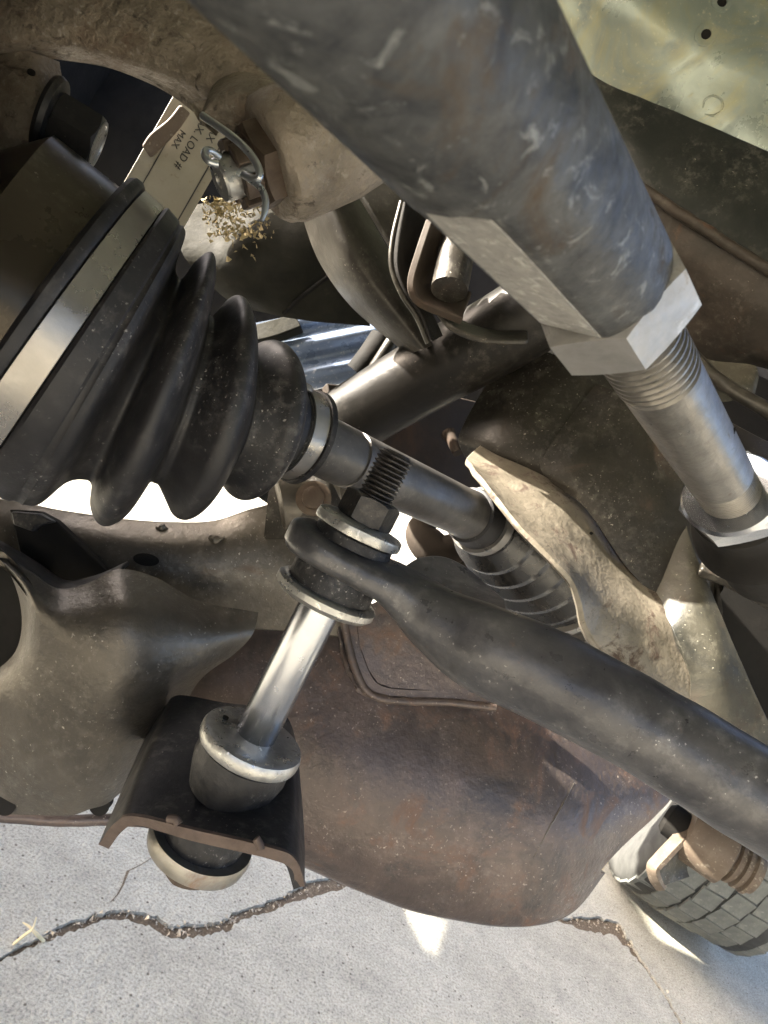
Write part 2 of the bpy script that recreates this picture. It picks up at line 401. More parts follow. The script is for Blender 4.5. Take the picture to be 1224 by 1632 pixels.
def box(name, c, ax, half, m, parent=None, bevel=.001):
    X, Y, Z = [a.normalized() for a in ax]; verts = []
    for sx in (-1, 1):
        for sy in (-1, 1):
            for sz in (-1, 1):
                verts.append(c + X * half[0] * sx + Y * half[1] * sy + Z * half[2] * sz)
    faces = [(0, 1, 3, 2), (4, 6, 7, 5), (0, 4, 5, 1), (2, 3, 7, 6), (0, 2, 6, 4), (1, 5, 7, 3)]
    return mk(name, verts, faces, m, parent, 30, bevel=bevel)

# ------------------------------------------------------------------ the ground: cracked concrete
crack = [(-120, 1585, 10), (0, 1528, 7), (60, 1500, 9), (110, 1478, 15), (160, 1462, 13), (200, 1457, 16), (240, 1467, 20), (275, 1487, 22), (330, 1480, 20), (362, 1474, 17),
         (380, 1458, 15), (430, 1444, 16), (470, 1428, 20), (500, 1415, 26), (560, 1400, 22), (640, 1402, 12), (760, 1430, 8), (860, 1456, 6), (905, 1468, 12), (950, 1474, 26), (985, 1482, 20),
         (1005, 1510, 7), (1030, 1545, 5), (1060, 1585, 4), (1085, 1630, 4), (1110, 1690, 3), (1140, 1780, 3)]
up_e, lo_e = [], []
rr = random.Random(3)
fine = []
for i in range(len(crack) - 1):
    a, b = crack[i], crack[i + 1]
    for s in range(7):
        t = s / 7; fine.append(tuple(a[k] * (1 - t) + b[k] * t for k in range(3)))
fine.append(crack[-1])
for i, (x, y, w) in enumerate(fine):
    x0, y0, _ = fine[max(i - 1, 0)]; x1, y1, _ = fine[min(i + 1, len(fine) - 1)]
    tx, ty = x1 - x0, y1 - y0; L = math.hypot(tx, ty); nx, ny = -ty / L, tx / L
    j1 = rr.uniform(-.3, .3) * min(w, 10); j2 = rr.uniform(-.3, .3) * min(w, 10); jx = rr.uniform(-1, 1)
    up_e.append(G(x - nx * (w / 2 + j1) + jx, y - ny * (w / 2 + j1)))
    lo_e.append(G(x + nx * (w / 2 + j2) + jx, y + ny * (w / 2 + j2)))
def slab_ground(name, edge, rest, label=None):
    pts = edge + rest; k = len(pts)
    tri = tessellate_polygon([pts])
    verts = pts + [p - Vector((0, 0, .03)) for p in pts]
    faces = [tuple(t) for t in tri]
    for i in range(k): faces.append((i, (i + 1) % k, (i + 1) % k + k, i + k))
    return struct(mk(name, verts, faces, 'concrete', None, smooth=False))
FAR = 60
xl, xr = up_e[0].y, up_e[-1].x
slab_ground('concrete_pavement', up_e, [Vector((xr, -FAR, 0)), Vector((FAR, -FAR, 0)), Vector((FAR, FAR, 0)), Vector((-FAR, FAR, 0)), Vector((-FAR, xl, 0))])
slab_ground('concrete_pavement', lo_e, [Vector((lo_e[-1].x, -FAR, 0)), Vector((-FAR, -FAR, 0)), Vector((-FAR, lo_e[0].y, 0))])
struct(mk('ground', [Vector((-300, -300, -.0042)), Vector((300, -300, -.0042)), Vector((300, 300, -.0042)), Vector((-300, 300, -.0042))], [(0, 1, 2, 3)], 'soil'))
# fine hairline crack
hair = [(245, 1365), (225, 1378), (204, 1388), (196, 1410), (188, 1425), (176, 1438)]
hv = []; hf = []
for i, (x, y) in enumerate(hair):
    w = [.6, 1.2, 2.2, 1.6, 1.3, .8][i]
    hv += [G(x - w, y, .0008), G(x + w, y, .0008)]
for i in range(len(hair) - 1): hf.append((2 * i, 2 * i + 1, 2 * i + 3, 2 * i + 2))
h = mk('hairline_crack', hv, hf, 'soil', None, smooth=False); struct(h)
# crumbled grit along the crack
gv = []; gf = []
for i in range(520):
    k = rr.randrange(len(fine)); x, y, w = fine[k]
    c = G(x + rr.uniform(-4, 4), y + rr.gauss(0, .24) * w, -.0042); s = rr.uniform(.0010, .0034)
    c.z += rr.random() * .004
    b = len(gv)
    gv += [c + Vector((rr.uniform(-1, 1), rr.uniform(-1, 1), rr.uniform(-.7, 1))) * s for _ in range(4)]
    gf += [(b, b + 1, b + 2), (b, b + 2, b + 3), (b, b + 3, b + 1), (b + 1, b + 3, b + 2)]
g = mk('crack_grit', gv, gf, mat('grit', (.30, .24, .16), (.62, .54, .42), 200, .9, .05, 0, 0), None, smooth=False)
g['kind'] = 'stuff'; g['label'] = 'loose sandy grit filling the crack in the concrete'; g['category'] = 'grit'

# ------------------------------------------------------------------ tie rod (nearest thing, upper right)
TA, TB, TC = P(668, 60, .0605), P(957, 447, .1065), P(1165, 790, .172)
ax1 = (TB - TA)
tr = thing('tie_rod', 'thick grey tie rod end screwed onto a bare threaded rod, nearest the camera', 'tie rod', TB)
L1 = ax1.length; a1 = ax1.normalized()
# flats on the socket body face down-left
_, u1, v1 = frames(ax1)
fn = (-RT * .68 - UP * .60 - FW * .44); fn = (fn - a1 * fn.dot(a1)).normalized()
fth = math.atan2(fn.dot(v1), fn.dot(u1))
def flat_shape(th, s):
    k = max(0, min(1, (s - L1 * .20) / (L1 * .06)))
    out = 1.0
    for c in (math.cos(th - fth), -math.cos(th - fth)):
        lim = 1.0 - .17 * k
        if c > lim: out = min(out, lim / c)
    return out
prof = [(-.05, .0120)] + [(-.05 + (L1 + .046) * i / 60, .0117) for i in range(1, 61)] + [(L1 - .0015, .0117), (L1 - .0004, .0112), (L1, .0100)]
lathe('socket_body', TA, ax1, prof, 'tie', tr, 128, 28, flat_shape)
# wrench flat, light on it painted as a pale facing 0.15 mm proud of the body
ff = []
fw = a1.cross(fn).normalized()
for s0, hw in ((.25, .0030), (.28, .0052), (.6, .0056), (.955, .0057)):
    c = TA + a1 * L1 * s0 + fn * (.0117 * (.83 if s0 > .26 else .842) + .0002)
    ff.append([c - fw * hw, c + fw * hw])
loft('wrench_flat', [[r[0] for r in ff], [r[1] for r in ff]], 'litflat', tr, .0004, 20, 8, bevel=0)
ax2 = (TC - TB); a2 = ax2.normalized()
nutA = TB + a2 * .0002
hexnut('jam_nut', nutA, ax2, .0234, .0108, 'jam', tr, ph=rad(42), ch=.30)
L2 = ax2.length
s_nut = .0105
prof = thread_prof(s_nut - .002, s_nut + .0195, .0019, .0083, .0070) + [(s_nut + .0205, .0081), (L2 * .86, .0079), (L2 * .862, .0074)]
prof += thread_prof(L2 * .865, L2 * 1.0, .0011, .0078, .0073) + [(L2 * 1.25, .0074)]
lathe('threaded_rod', TB, ax2, prof, 'bare', tr, 96, 25)
lathe('nick', TB + a2 * (L2 * .66) - FW * .0068 + RT * .003, a2.cross(FW), [(-.0035, .0002), (-.002, .0006), (.002, .0006), (.0035, .0002)], 'dark', tr, 12)
n2 = TB + a2 * (L2 * .985)
hexnut('lock_nut', n2, ax2, .0238, .0075, 'zinc', tr, ph=rad(20))
lathe('nut_collar', n2 - a2 * .0012, ax2, [(0, .0088), (0, .0118), (.0013, .0126)], 'zinc', tr, 64)
lathe('rod_boot', n2 + a2 * .0078, ax2, [(0, .010), (.002, .0125), (.012, .013), (.016, .016), (.022, .017), (.026, .014), (.05, .015)], 'dark', tr, 64)

# ------------------------------------------------------------------ sway bar link
LA, LB = P(634, 722, .2045), P(292, 1398, .2165)
la = (LB - LA); lu = la.normalized()
lk = thing('sway_bar_link', 'shiny bolt and sleeve link with zinc washers joining sway bar and control arm', 'sway bar link', LB)
S = lambda x, y: along(LA, LB, x, y)
s_thr, s_nt, s_w1 = S(598, 793), S(577, 832), S(566, 857)
hn = s_nt - s_thr
lathe('bolt_thread', LA, la, [(0, .0044), (.0006, .0050)] + thread_prof(.0008, s_thr + .002, .00165, .0060, .0049), 'black_nut', lk, 64, 25)
hexnut('nut', LA + lu * s_thr, la, .0168, s_nt - s_thr, 'black_nut', lk, ph=rad(24))
def washer(name, s, r, h, m, dome=.0, inner=.0, flip=1):
    pr = [(-flip * h * .5 - flip * dome, r * .35), (-flip * h * .5 - flip * dome * .6, r * .62), (-flip * h * .5, r * .90), (-flip * h * .30, r * .985), (flip * h * .2, r), (flip * h * .45, r * .985), (flip * h * .5, r * .93), (flip * h * .5, r * .3)]
    return lathe(name, LA + lu * s, la, pr, m, lk, 72, 40, jit=.00012)
eye_s = S(549, 890)
washer('washer', s_nt + .0022, .0152, .0040, 'zincdull', .0008)
lathe('bushing', LA + lu * (s_nt + .0042), la, [(0, .0126), (.0008, .0134), (.004, .0136), (eye_s - .0055 - s_nt - .004, .0138)], 'rubber2', lk, 64)
s_w2 = S(515, 952)
lathe('bushing', LA + lu * (eye_s + .0045), la, [(0, .0140), (.002, .0146), (s_w2 - .0028 - eye_s - .0045, .0146)], 'rubber2', lk, 64)
pr = [(0, .0150), (.0004, .0168), (.0012, .0176), (.0032, .0176), (.0048, .0160), (.0056, .0125), (.0060, .009)]
lathe('washer', LA + lu * (s_w2 - .0036), la, pr, 'zincdull', lk, 72, 40, jit=.00012)
s_w3 = S(410, 1178)
lathe('sleeve', LA + lu * (s_w2 + .0015), la, [(0, .0071)] + [(s_w3 - s_w2 - .003, .0071), (s_w3 - s_w2 - .0024, .0067)], 'zinc', lk, 72)
pr = [(-.0004, .0078), (-.0001, .0125), (.0000, .0160), (.0006, .0174), (.0020, .0180), (.0040, .0180), (.0052, .0176), (.0056, .0165)]
lathe('washer', LA + lu * (s_w3 - .001), la, pr, 'zincdull', lk, 80, 40)
lathe('washer_hole', P(360, 1143, .2122), la, [(-.0001, .0011), (.0006, .0010)], 'dark', lk, 16)
s_b3 = S(378, 1248)
hb = s_b3 - s_w3 - .0045
lathe('bushing', LA + lu * (s_w3 + .0045), la, [(0, .0150), (.001, .0162), (hb * .45, .0166), (hb * .8, .0156), (hb + .004, .0135)], 'rubber2', lk, 80)
s_b4 = S(334, 1324)
lathe('bushing', LA + lu * (s_b4 - .006), la, [(0, .0135), (.004, .0145), (.0095, .0142)], 'rubber2', lk, 64)
s_w4 = S(320, 1350)
pr = [(-.0038, .0150), (-.0042, .0178), (-.002, .0184), (.0012, .0178), (.0028, .0150), (.0032, .010)]
lathe('cup_washer', LA + lu * s_w4, la, pr, 'yzinc', lk, 80, 45)
hexnut('bolt_head', LA + lu * (s_w4 + .003), la, .0158, .0075, 'nutbrown', lk, ph=rad(10))

# ------------------------------------------------------------------ sway bar: flattened eye, then round bar
sb = thing('sway_bar', 'black painted sway bar with flattened eye clamped between the link bushings', 'sway bar', P(1000, 1160, .18))
path = [(462, 842, .2085), (478, 850, .2085), (508, 866, .2088), (549, 888, .209), (594, 912, .209), (630, 932, .2085), (667, 960, .206), (705, 992, .201), (748, 1020, .196), (800, 1045, .190), (880, 1080, .184), (1000, 1144, .179), (1130, 1222, .174), (1260, 1302, .169), (1420, 1400, .163)]
hwid = [.0050, .0125, .0175, .0188, .0182, .0168, .0148, .0134, .0130, .0132, .0134, .0134, .0133, .0132, .0132]
hthk = [.0034, .0056, .0060, .0060, .0061, .0068, .0088, .0112, .0131, .0138, .0136, .0134, .0133, .0132, .0132]
pc = spline([P(*p) for p in path], 110)
hw = [q.x for q in spline([Vector((a, 0, 0)) for a in hwid], 110)]; ht = [q.x for q in spline([Vector((a, 0, 0)) for a in hthk], 110)]
verts = []; faces = []; seg = 48
nref = -lu
for i in range(110):
    t = (pc[min(i + 1, 109)] - pc[max(i - 1, 0)]).normalized()
    nn = (nref - t * nref.dot(t)).normalized(); ww = t.cross(nn)
    flat = max(0, min(1, (60 - i) / 18))
    e = 1.0 - .45 * flat
    for k in range(seg):
        th = 2 * math.pi * k / seg; c_, s_ = math.cos(th), math.sin(th)
        p = pc[i] + ww * hw[i] * math.copysign(abs(c_) ** (1.0 - .15 * flat), c_) + nn * ht[i] * math.copysign(abs(s_) ** e, s_)
        p += noise.noise_vector(p * 90) * .0004
        verts.append(p)
for i in range(109):
    for k in range(seg):
        k2 = (k + 1) % seg; faces.append((i * seg + k, i * seg + k2, (i + 1) * seg + k2, (i + 1) * seg + k))
faces.append(tuple(range(seg))[::-1]); faces.append(tuple(109 * seg + k for k in range(seg)))
mk('bar', verts, faces, 'bar', sb, 60)
# forged shoulder behind the eye
loft('forged_shoulder', [[(640, 905, .214), (668, 888, .219), (705, 886, .222), (742, 902, .222), (775, 930, .218), (806, 956, .208)],
                         [(640, 925, .209), (672, 925, .210), (705, 930, .211), (742, 942, .209), (775, 955, .205), (808, 972, .200)],
                         [(640, 945, .2045), (672, 958, .203), (706, 972, .201), (742, 975, .199), (775, 970, .198), (810, 985, .195)]], 'bar', sb, .004, 40, 16)

# ------------------------------------------------------------------ bracket on the control arm for the link
br = thing('link_bracket', 'black saddle bracket with bent down lips under the lower link bushing', 'bracket', P(330, 1300, .215))
# rows run left lip -> flat -> right lip, from the back to the front
back = [(238, 1160, .276), (262, 1128, .270), (285, 1108, .266), (360, 1120, .263), (440, 1130, .260), (462, 1150, .262), (474, 1190, .266)]
midr = [(196, 1255, .234), (218, 1222, .229), (245, 1206, .226), (340, 1225, .222), (450, 1250, .219), (474, 1268, .222), (484, 1310, .226)]
frnt = [(157, 1345, .202), (182, 1312, .197), (214, 1300, .194), (310, 1322, .190), (430, 1350, .188), (470, 1368, .191), (486, 1412, .195)]
loft('saddle_plate', [back, midr, frnt], 'bracket', br, .0036, 60, 30, bevel=.0008)
# worn front edge
def off(q, dx, dy, dd): return (q[0] + dx, q[1] + dy, q[2] + dd)
loft('front_edge', [[off(q, 0, 1, -.0006) for q in frnt], [off(q, a, b, .0002) for q, a, b in zip(frnt, (16, 14, 8, -5, -5, -6, -16), (8, 12, 16, 18, 18, 17, 2))]], 'cutedge', br, .0012, 60, 6, bevel=0)
sweep('weld_bead', [off(q, 0, -2, -.0008) for q in ((268, 1306, .1915), (280, 1308, .191), (285, 1316, .1905))], .0013, 'cutedge', br, 12, 12)
sweep('weld_bead', [off(q, 0, -2, -.0008) for q in ((408, 1338, .1887), (414, 1348, .1885), (416, 1356, .1882))], .0012, 'cutedge', br, 12, 12)

# ------------------------------------------------------------------ lower control arm
ca = thing('control_arm', 'big rusty brown pressed steel lower control arm with pocket and curved lip', 'control arm', P(600, 1300, .33))
# main bowl
r0 = [(230, 960, .330), (330, 955, .332), (450, 950, .336), (560, 955, .340), (680, 985, .345), (800, 1040, .350), (930, 1120, .356), (1075, 1215, .362)]
r1 = [(230, 1080, .318), (330, 1075, .315), (450, 1075, .315), (560, 1085, .317), (680, 1105, .320), (800, 1140, .326), (930, 1200, .336), (1075, 1262, .352)]
r2 = [(230, 1190, .312), (330, 1195, .308), (450, 1200, .305), (560, 1210, .303), (680, 1230, .303), (800, 1250, .307), (920, 1285, .318), (1045, 1300, .345)]
r3 = [(260, 1290, .312), (350, 1300, .308), (460, 1315, .303), (570, 1335, .299), (690, 1350, .298), (800, 1365, .302), (900, 1375, .312), (1005, 1340, .338)]
r4 = [(330, 1325, .318), (410, 1345, .314), (490, 1375, .309), (580, 1415, .305), (690, 1448, .304), (800, 1464, .308), (885, 1452, .315), (960, 1385, .332)]
r5 = [(330, 1335, .326), (410, 1352, .322), (490, 1384, .317), (580, 1426, .313), (690, 1460, .312), (810, 1477, .316), (905, 1460, .323), (966, 1392, .338)]
loft('pressed_shell', [r0, r1, r2, r3, r4, r5], 'arm', ca, .0035, 90, 70, jit=.0010, jfreq=28)
# pocket: rim and recessed floor
def rr_path(pts, n): return spline([P(*q) for q in pts], n)
rim = [(548, 985, .3185), (556, 1030, .3165), (570, 1076, .3150), (586, 1102, .3143), (612, 1114, .3143), (660, 1118, .3150), (720, 1120, .3160), (790, 1128, .3175)]
sweep('pocket_rim', rim, .0021, 'arm', ca, 70, 14, jit=.0003)
inn = [(566, 985, .3195), (574, 1030, .3175), (586, 1066, .3160), (600, 1088, .3153), (622, 1097, .3153), (665, 1100, .3160), (720, 1102, .3170), (790, 1110, .3185)]
loft('pocket_wall', [rim, inn], 'arm', ca, .001, 60, 6, bevel=0)
fl = slab('pocket_floor', [(566, 975, .3192), (574, 1030, .3173), (588, 1068, .3158), (602, 1088, .3151), (624, 1096, .3151), (670, 1099, .3158), (792, 1109, .3182), (810, 1040, .321), (740, 975, .3225), (640, 940, .3225)], 'arm', ca, .0012, bevel=0)
# left limb shell
c0 = [(-60, 830, .268), (-30, 866, .264), (10, 888, .262), (50, 912, .262), (92, 938, .262), (140, 930, .264), (190, 908, .268), (250, 922, .274), (320, 958, .284), (412, 976, .298)]
c1 = [(20, 925, .262), (34, 935, .254), (48, 948, .250), (66, 966, .249), (100, 985, .248), (150, 985, .248), (205, 975, .250), (262, 985, .258), (330, 1005, .272), (402, 1010, .292)]
c2 = [(26, 1035, .266), (38, 1040, .257), (58, 1046, .252), (86, 1052, .249), (122, 1058, .246), (170, 1060, .246), (220, 1055, .249), (272, 1052, .258), (325, 1050, .272), (372, 1042, .290)]
c3 = [(-60, 1118, .270), (-10, 1124, .262), (40, 1136, .256), (85, 1150, .252), (130, 1145, .249), (170, 1140, .250), (210, 1130, .254), (250, 1115, .262), (285, 1100, .272), (318, 1085, .286)]
c4 = [(-60, 1240, .276), (-10, 1240, .270), (40, 1238, .264), (85, 1235, .260), (125, 1230, .258), (160, 1222, .259), (195, 1212, .263), (225, 1195, .269), (252, 1178, .277), (278, 1160, .288)]
c5 = [(-60, 1296, .284), (-10, 1298, .279), (40, 1298, .274), (80, 1300, .270), (115, 1300, .268), (145, 1290, .269), (170, 1282, .272), (195, 1262, .277), (220, 1245, .283), (245, 1225, .292)]
loft('arm_limb', [c0, c1, c2, c3, c4, c5], 'armgrey', ca, .0032, 80, 60, jit=.0006, jfreq=30)
# inner lip rolled into the slot
loft('rolled_lip', [c0[1:7], [off(q, 8, -10, .010) for q in c0[1:7]], [off(q, 14, -14, .024) for q in c0[1:7]]], 'bracket', ca, .002, 60, 12)
# dark sheet painting in the shade of the left cavity
slab('cavity_shade', [(-90, 820, .288), (60, 900, .288), (70, 1080, .288), (40, 1140, .288), (-90, 1160, .288)], 'dark', ca, .004)
# back plate
k0 = [(-60, 786, .318), (20, 796, .318), (100, 812, .318), (190, 824, .318), (270, 830, .320), (340, 828, .322), (405, 808, .326), (470, 800, .332), (560, 840, .34)]
k1 = [(-60, 850, .306), (20, 850, .306), (100, 858, .306), (190, 868, .307), (270, 872, .309), (340, 870, .312), (405, 860, .316), (480, 870, .322), (560, 900, .33)]
k2 = [(-60, 930, .306), (20, 930, .306), (100, 935, .306), (190, 935, .307), (270, 930, .309), (340, 930, .311), (405, 930, .315), (480, 940, .320), (560, 960, .326)]
k3 = [(-60, 1010, .322), (20, 1010, .322), (100, 1010, .322), (190, 1005, .322), (270, 1000, .322), (340, 1000, .322), (405, 1005, .322), (480, 1010, .324), (560, 1020, .328)]
loft('back_plate', [k0, k1, k2, k3], 'armgrey', ca, .004, 70, 40, jit=.0006, jfreq=30)
# dark slab painting in the shade inside the slot
slab('slot_shade', [(14, 812, .2985), (60, 815, .2985), (88, 830, .2985), (140, 880, .2985), (170, 912, .2985), (100, 930, .2985), (30, 880, .2985)], 'dark', ca, .006)
slab('slot_lug', [(16, 815, .292), (60, 818, .292), (84, 832, .292), (60, 838, .292), (52, 848, .292), (20, 836, .292)], 'bracket', ca, .005, bevel=.001)
# lower rail seen past the limb
sweep('lower_edge', [(-60, 1296, .300), (40, 1304, .300), (110, 1308, .300), (180, 1306, .302), (260, 1312, .306), (340, 1330, .312)], .0028, 'arm', ca, 40, 16, jit=.0004)
for (x, y) in ((8, 1284), (158, 1284)):
    lathe('scallop', P(x, y, .2725), FW, [(.000, .0045), (.002, .004), (.006, .0038)], 'dark', ca, 24)
# pivot boss behind the link
lathe('pivot_boss', P(440, 800, .318), P(560, 780, .330) - P(440, 800, .318), [(0, .014), (.001, .016), (.030, .016), (.033, .013), (.036, .010)], 'armgrey', ca, 48)
lathe('pivot_bolt', P(500, 795, .3015), Vector((0, -1, .2)), [(0, .0085), (.002, .0085), (.0025, .0055), (.006, .0052), (.0065, .004)], 'nutbrown', ca, 32)
loft('pivot_ear', [[(430, 770, .316), (470, 752, .312), (520, 760, .310), (545, 800, .312)], [(425, 810, .314), (470, 800, .308), (520, 805, .306), (548, 830, .310)], [(420, 860, .318), (470, 860, .312), (520, 865, .312), (548, 870, .316)]], 'subframe', ca, .004, 24, 16)

# ------------------------------------------------------------------ drive shaft with its two boots
ds = thing('drive_shaft', 'drive shaft with big black ribbed rubber boot and steel clamps at left', 'drive shaft', P(300, 640, .22))
ctrl = [(-260, 310, .160), (-80, 424, .178), (56, 510, .190), (112, 548, .1955), (156, 577, .200), (245, 620, .2080), (328, 650, .2155), (405, 669, .2255), (470, 690, .2385), (560, 733, .258), (700, 798, .300), (800, 846, .350), (900, 892, .410), (990, 935, .465)]
cc = spline([P(*q) for q in ctrl], 900)
acc = [0]
for i in range(1, len(cc)): acc.append(acc[-1] + (cc[i] - cc[i - 1]).length)
def sat(x, y):
    best = min(range(len(cc)), key=lambda i: (PX(cc[i])[0] - x) ** 2 + (PX(cc[i])[1] - y) ** 2); return acc[best]
def cat_(s):
    import bisect
    i = max(1, min(len(cc) - 1, bisect.bisect_left(acc, s))); t = (s - acc[i - 1]) / max(1e-9, acc[i] - acc[i - 1])
    return cc[i - 1].lerp(cc[i], max(0, min(1, t)))
def tan_(s):
    return (cat_(s + .013) - cat_(s - .013)).normalized()
def turned(name, prof, m, seg=96, sharp=40, smooth_n=0, parent=ds):
    if smooth_n:
        q = spline([Vector((s, r, 0)) for s, r in prof], smooth_n); prof = [(v.x, v.y) for v in q]
    verts = []; faces = []
    n = len(prof)
    for s, r in prof:
        a, u, v = frames(tan_(s)); c = cat_(s)
        for k in range(seg):
            th = 2 * math.pi * k / seg
            verts.append(c + (u * math.cos(th) + v * math.sin(th)) * r)
    for i in range(n - 1):
        for k in range(seg):
            k2 = (k + 1) % seg; faces.append((i * seg + k, i * seg + k2, (i + 1) * seg + k2, (i + 1) * seg + k))
    faces.append(tuple(range(seg))[::-1]); faces.append(tuple((n - 1) * seg + k for k in range(seg)))
    return mk(name, verts, faces, m, parent, sharp)
sL, sB0, sB1, sG = sat(54, 509), sat(77, 524), sat(114, 549), sat(156, 577)
sR1, sR2, sR3, sC = sat(245, 620), sat(328, 650), sat(405, 669), sat(470, 690)
turned('joint_housing', [(sL - .085, .0455), (sL - .02, .0470), (sL + .002, .0470)], 'housing')
bp = [(sL, .0475), (sL + .0004, .0512), (sL + .0014, .0522), (sB0 - .0014, .0522), (sB0 - .0004, .0514), (sB0, .0496), (sB1, .0496), (sB1 + .0004, .0510), (sB1 + .0014, .0516), (sG - .0012, .0508), (sG - .0004, .0500), (sG + .0006, .0500), (sG + .0014, .0503)]
v1, v2, v3 = sG * .36 + sR1 * .64, sR1 * .48 + sR2 * .52, sR2 * .46 + sR3 * .54
bp2 = [(sG + .0014, .0503), (sG + .0045, .0480), (v1 - .0045, .0392), (v1 - .0015, .0362), (v1 + .0008, .0366), (sR1 - .0042, .0425), (sR1 - .0018, .0466), (sR1 + .0006, .0478), (sR1 + .0028, .0462), (sR1 + .0050, .0415),
       (v2 - .0018, .0308), (v2, .0296), (v2 + .0016, .0304), (sR2 - .0036, .0352), (sR2 - .0014, .0385), (sR2 + .0008, .0392), (sR2 + .0028, .0376), (sR2 + .0048, .0335),
       (v3 - .0016, .0232), (v3, .0224), (v3 + .0014, .0230), (sR3 - .0036, .0258), (sR3 - .0014, .0284), (sR3 + .0008, .0292), (sR3 + .0030, .0280), (sR3 + .0052, .0245), (sR3 + .0078, .0190), (sC - .0055, .0165)]
q = spline([Vector((s, r, 0)) for s, r in bp2], 190)
turned('rubber_boot', bp + [(v.x, v.y) for v in q] + [(sC - .0050, .0170), (sC + .0058, .0170), (sC + .0062, .0150)], 'rubber', 128, 38)
turned('large_clamp', [(sB0 + .0001, .0498), (sB0 + .0002, .0509), (sB1 - .0002, .0509), (sB1 - .0001, .0498)], 'band', 128, 30)
turned('small_clamp', [(sC - .0042, .0168), (sC - .0042, .0177), (sC + .0025, .0177), (sC + .0025, .0168)], 'band', 96, 30)
turned('boot_lip', [(sC + .0028, .0168), (sC + .0030, .0186), (sC + .0052, .0188), (sC + .0060, .0170)], 'rubber', 96, 30)
_a, _u, _v = frames(tan_(sC)); pc_ = P(488, 617, .2285)
box('clamp_ear', pc_, (_a, UP, FW), (.0032, .0014, .003), 'band', ds, .0006)
sg = sat(556, 732); se = sat(745, 818)
turned('shaft', [(sC, .0122), (sg - .0015, .0122), (sg - .0012, .0113), (sg + .0008, .0113), (sg + .0012, .0122), (se - .010, .0123), (se, .0130), (se + .002, .0130)], 'shaft', 72, 30)
turned('inner_collar', [(se, .0128), (se + .001, .0145), (se + .006, .0152), (se + .012, .0160)], 'rubber', 72)
turned('inner_clamp', [(se + .012, .0158), (se + .012, .0178), (se + .018, .0184), (se + .018, .0160)], 'band', 72, 30)
ib = [(se + .018, .0175)]
r_ = .0225; s_ = se + .022
for i in range(5):
    ib += [(s_, r_ - .0045), (s_ + .0065, r_ + .0030), (s_ + .0105, r_ + .0036), (s_ + .0125, r_ + .001)]
    s_ += .0150; r_ += .0052
turned('inner_boot', ib + [(s_ + .002, r_)], 'innerboot', 96, 38)
turned('inner_boot_clamp', [(s_ + .001, r_ - .001), (s_ + .001, r_ + .0025), (s_ + .009, r_ + .003), (s_ + .009, r_)], 'band', 96, 30)
turned('inner_joint', [(s_ + .009, r_ + .001), (s_ + .022, r_ + .001), (s_ + .024, r_ + .006), (s_ + .05, r_ + .008)], 'shaft', 96, 30)

# ------------------------------------------------------------------ steering knuckle, castle nut and cotter pin
kn = thing('steering_knuckle', 'rough grey brown cast steering knuckle arm across the top left corner', 'steering knuckle', P(200, 60, .19))
a0 = [(-120, -160, .185), (60, -150, .186), (220, -120, .188), (380, -60, .190), (500, 60, .186), (590, 190, .178)]
a1_ = [(-120, -40, .178), (40, -40, .179), (200, -10, .181), (350, 40, .183), (455, 130, .181), (560, 235, .176)]
a2_ = [(-120, 80, .180), (0, 60, .180), (120, 60, .181), (270, 110, .183), (400, 170, .183), (520, 262, .178)]
a3_ = [(-120, 130, .192), (-20, 110, .192), (90, 92, .192), (230, 128, .194), (345, 205, .194), (470, 285, .19)]
loft('knuckle_arm', [a0, a1_, a2_, a3_], 'knuckle', kn, .014, 70, 40, bevel=.002, jit=.0012, jfreq=50)
# leg of the knuckle that runs down behind the bolt head
loft('knuckle_leg', [[(-60, 60, .192), (-60, 150, .190), (-60, 260, .194), (-60, 340, .2)], [(0, 70, .186), (-5, 150, .184), (0, 240, .187), (10, 330, .195)], [(60, 85, .187), (50, 150, .184), (52, 230, .187), (70, 320, .196)], [(96, 98, .196), (104, 150, .194), (112, 230, .197), (130, 320, .205)]], 'knuckle', kn, .012, 40, 30, jit=.0008, jfreq=50)
bA, bB = P(72, 182, .186), P(136, 220, .1905)
lathe('bolt_flange', bA, bB - bA, [(0, .0112), (.0012, .0118), (.0026, .0112), (.003, .009)], 'bracket', kn, 48)
hexnut('bolt_head', bA + (bB - bA).normalized() * .0028, bB - bA, .0152, .0125, 'bracket', kn, ph=rad(5))
lathe('bolt_end_rim', bA + (bB - bA).normalized() * .0153, bB - bA, [(0, .0072), (.0003, .0072), (.0004, .0061), (-.0004, .0056), (-.0006, .001)], 'zincdull', kn, 48, 25)
# eye of the knuckle around the ball stud
eA, eB = P(585, 205, .188), P(424, 262, .178)
ea = (eB - eA).normalized(); eL = (eB - eA).length
lathe('stud_eye', eA, eB - eA, [(0, .0135), (.002, .0155), (.010, .0168), (eL - .006, .0172), (eL - .002, .0165), (eL - .0003, .0148), (eL, .0140)], 'knuckle', kn, 72, 40, jit=.0006)
loft('eye_web', [[(322, 175, .184), (345, 130, .184), (385, 108, .184), (440, 120, .182)], [(316, 190, .176), (340, 160, .174), (385, 150, .172), (440, 170, .172)], [(322, 200, .178), (345, 195, .178), (385, 205, .178), (440, 240, .176)]], 'knuckle', kn, .006, 30, 20, bevel=.0015, jit=.0006)
cn = thing('castle_nut', 'brown castle nut on the ball stud held by a cotter pin', 'castle nut', eB)
nA = eB - ea * .0045
hexnut('nut_body', nA, ea, .0205, .0095, 'nutbrown', cn, ph=rad(8))
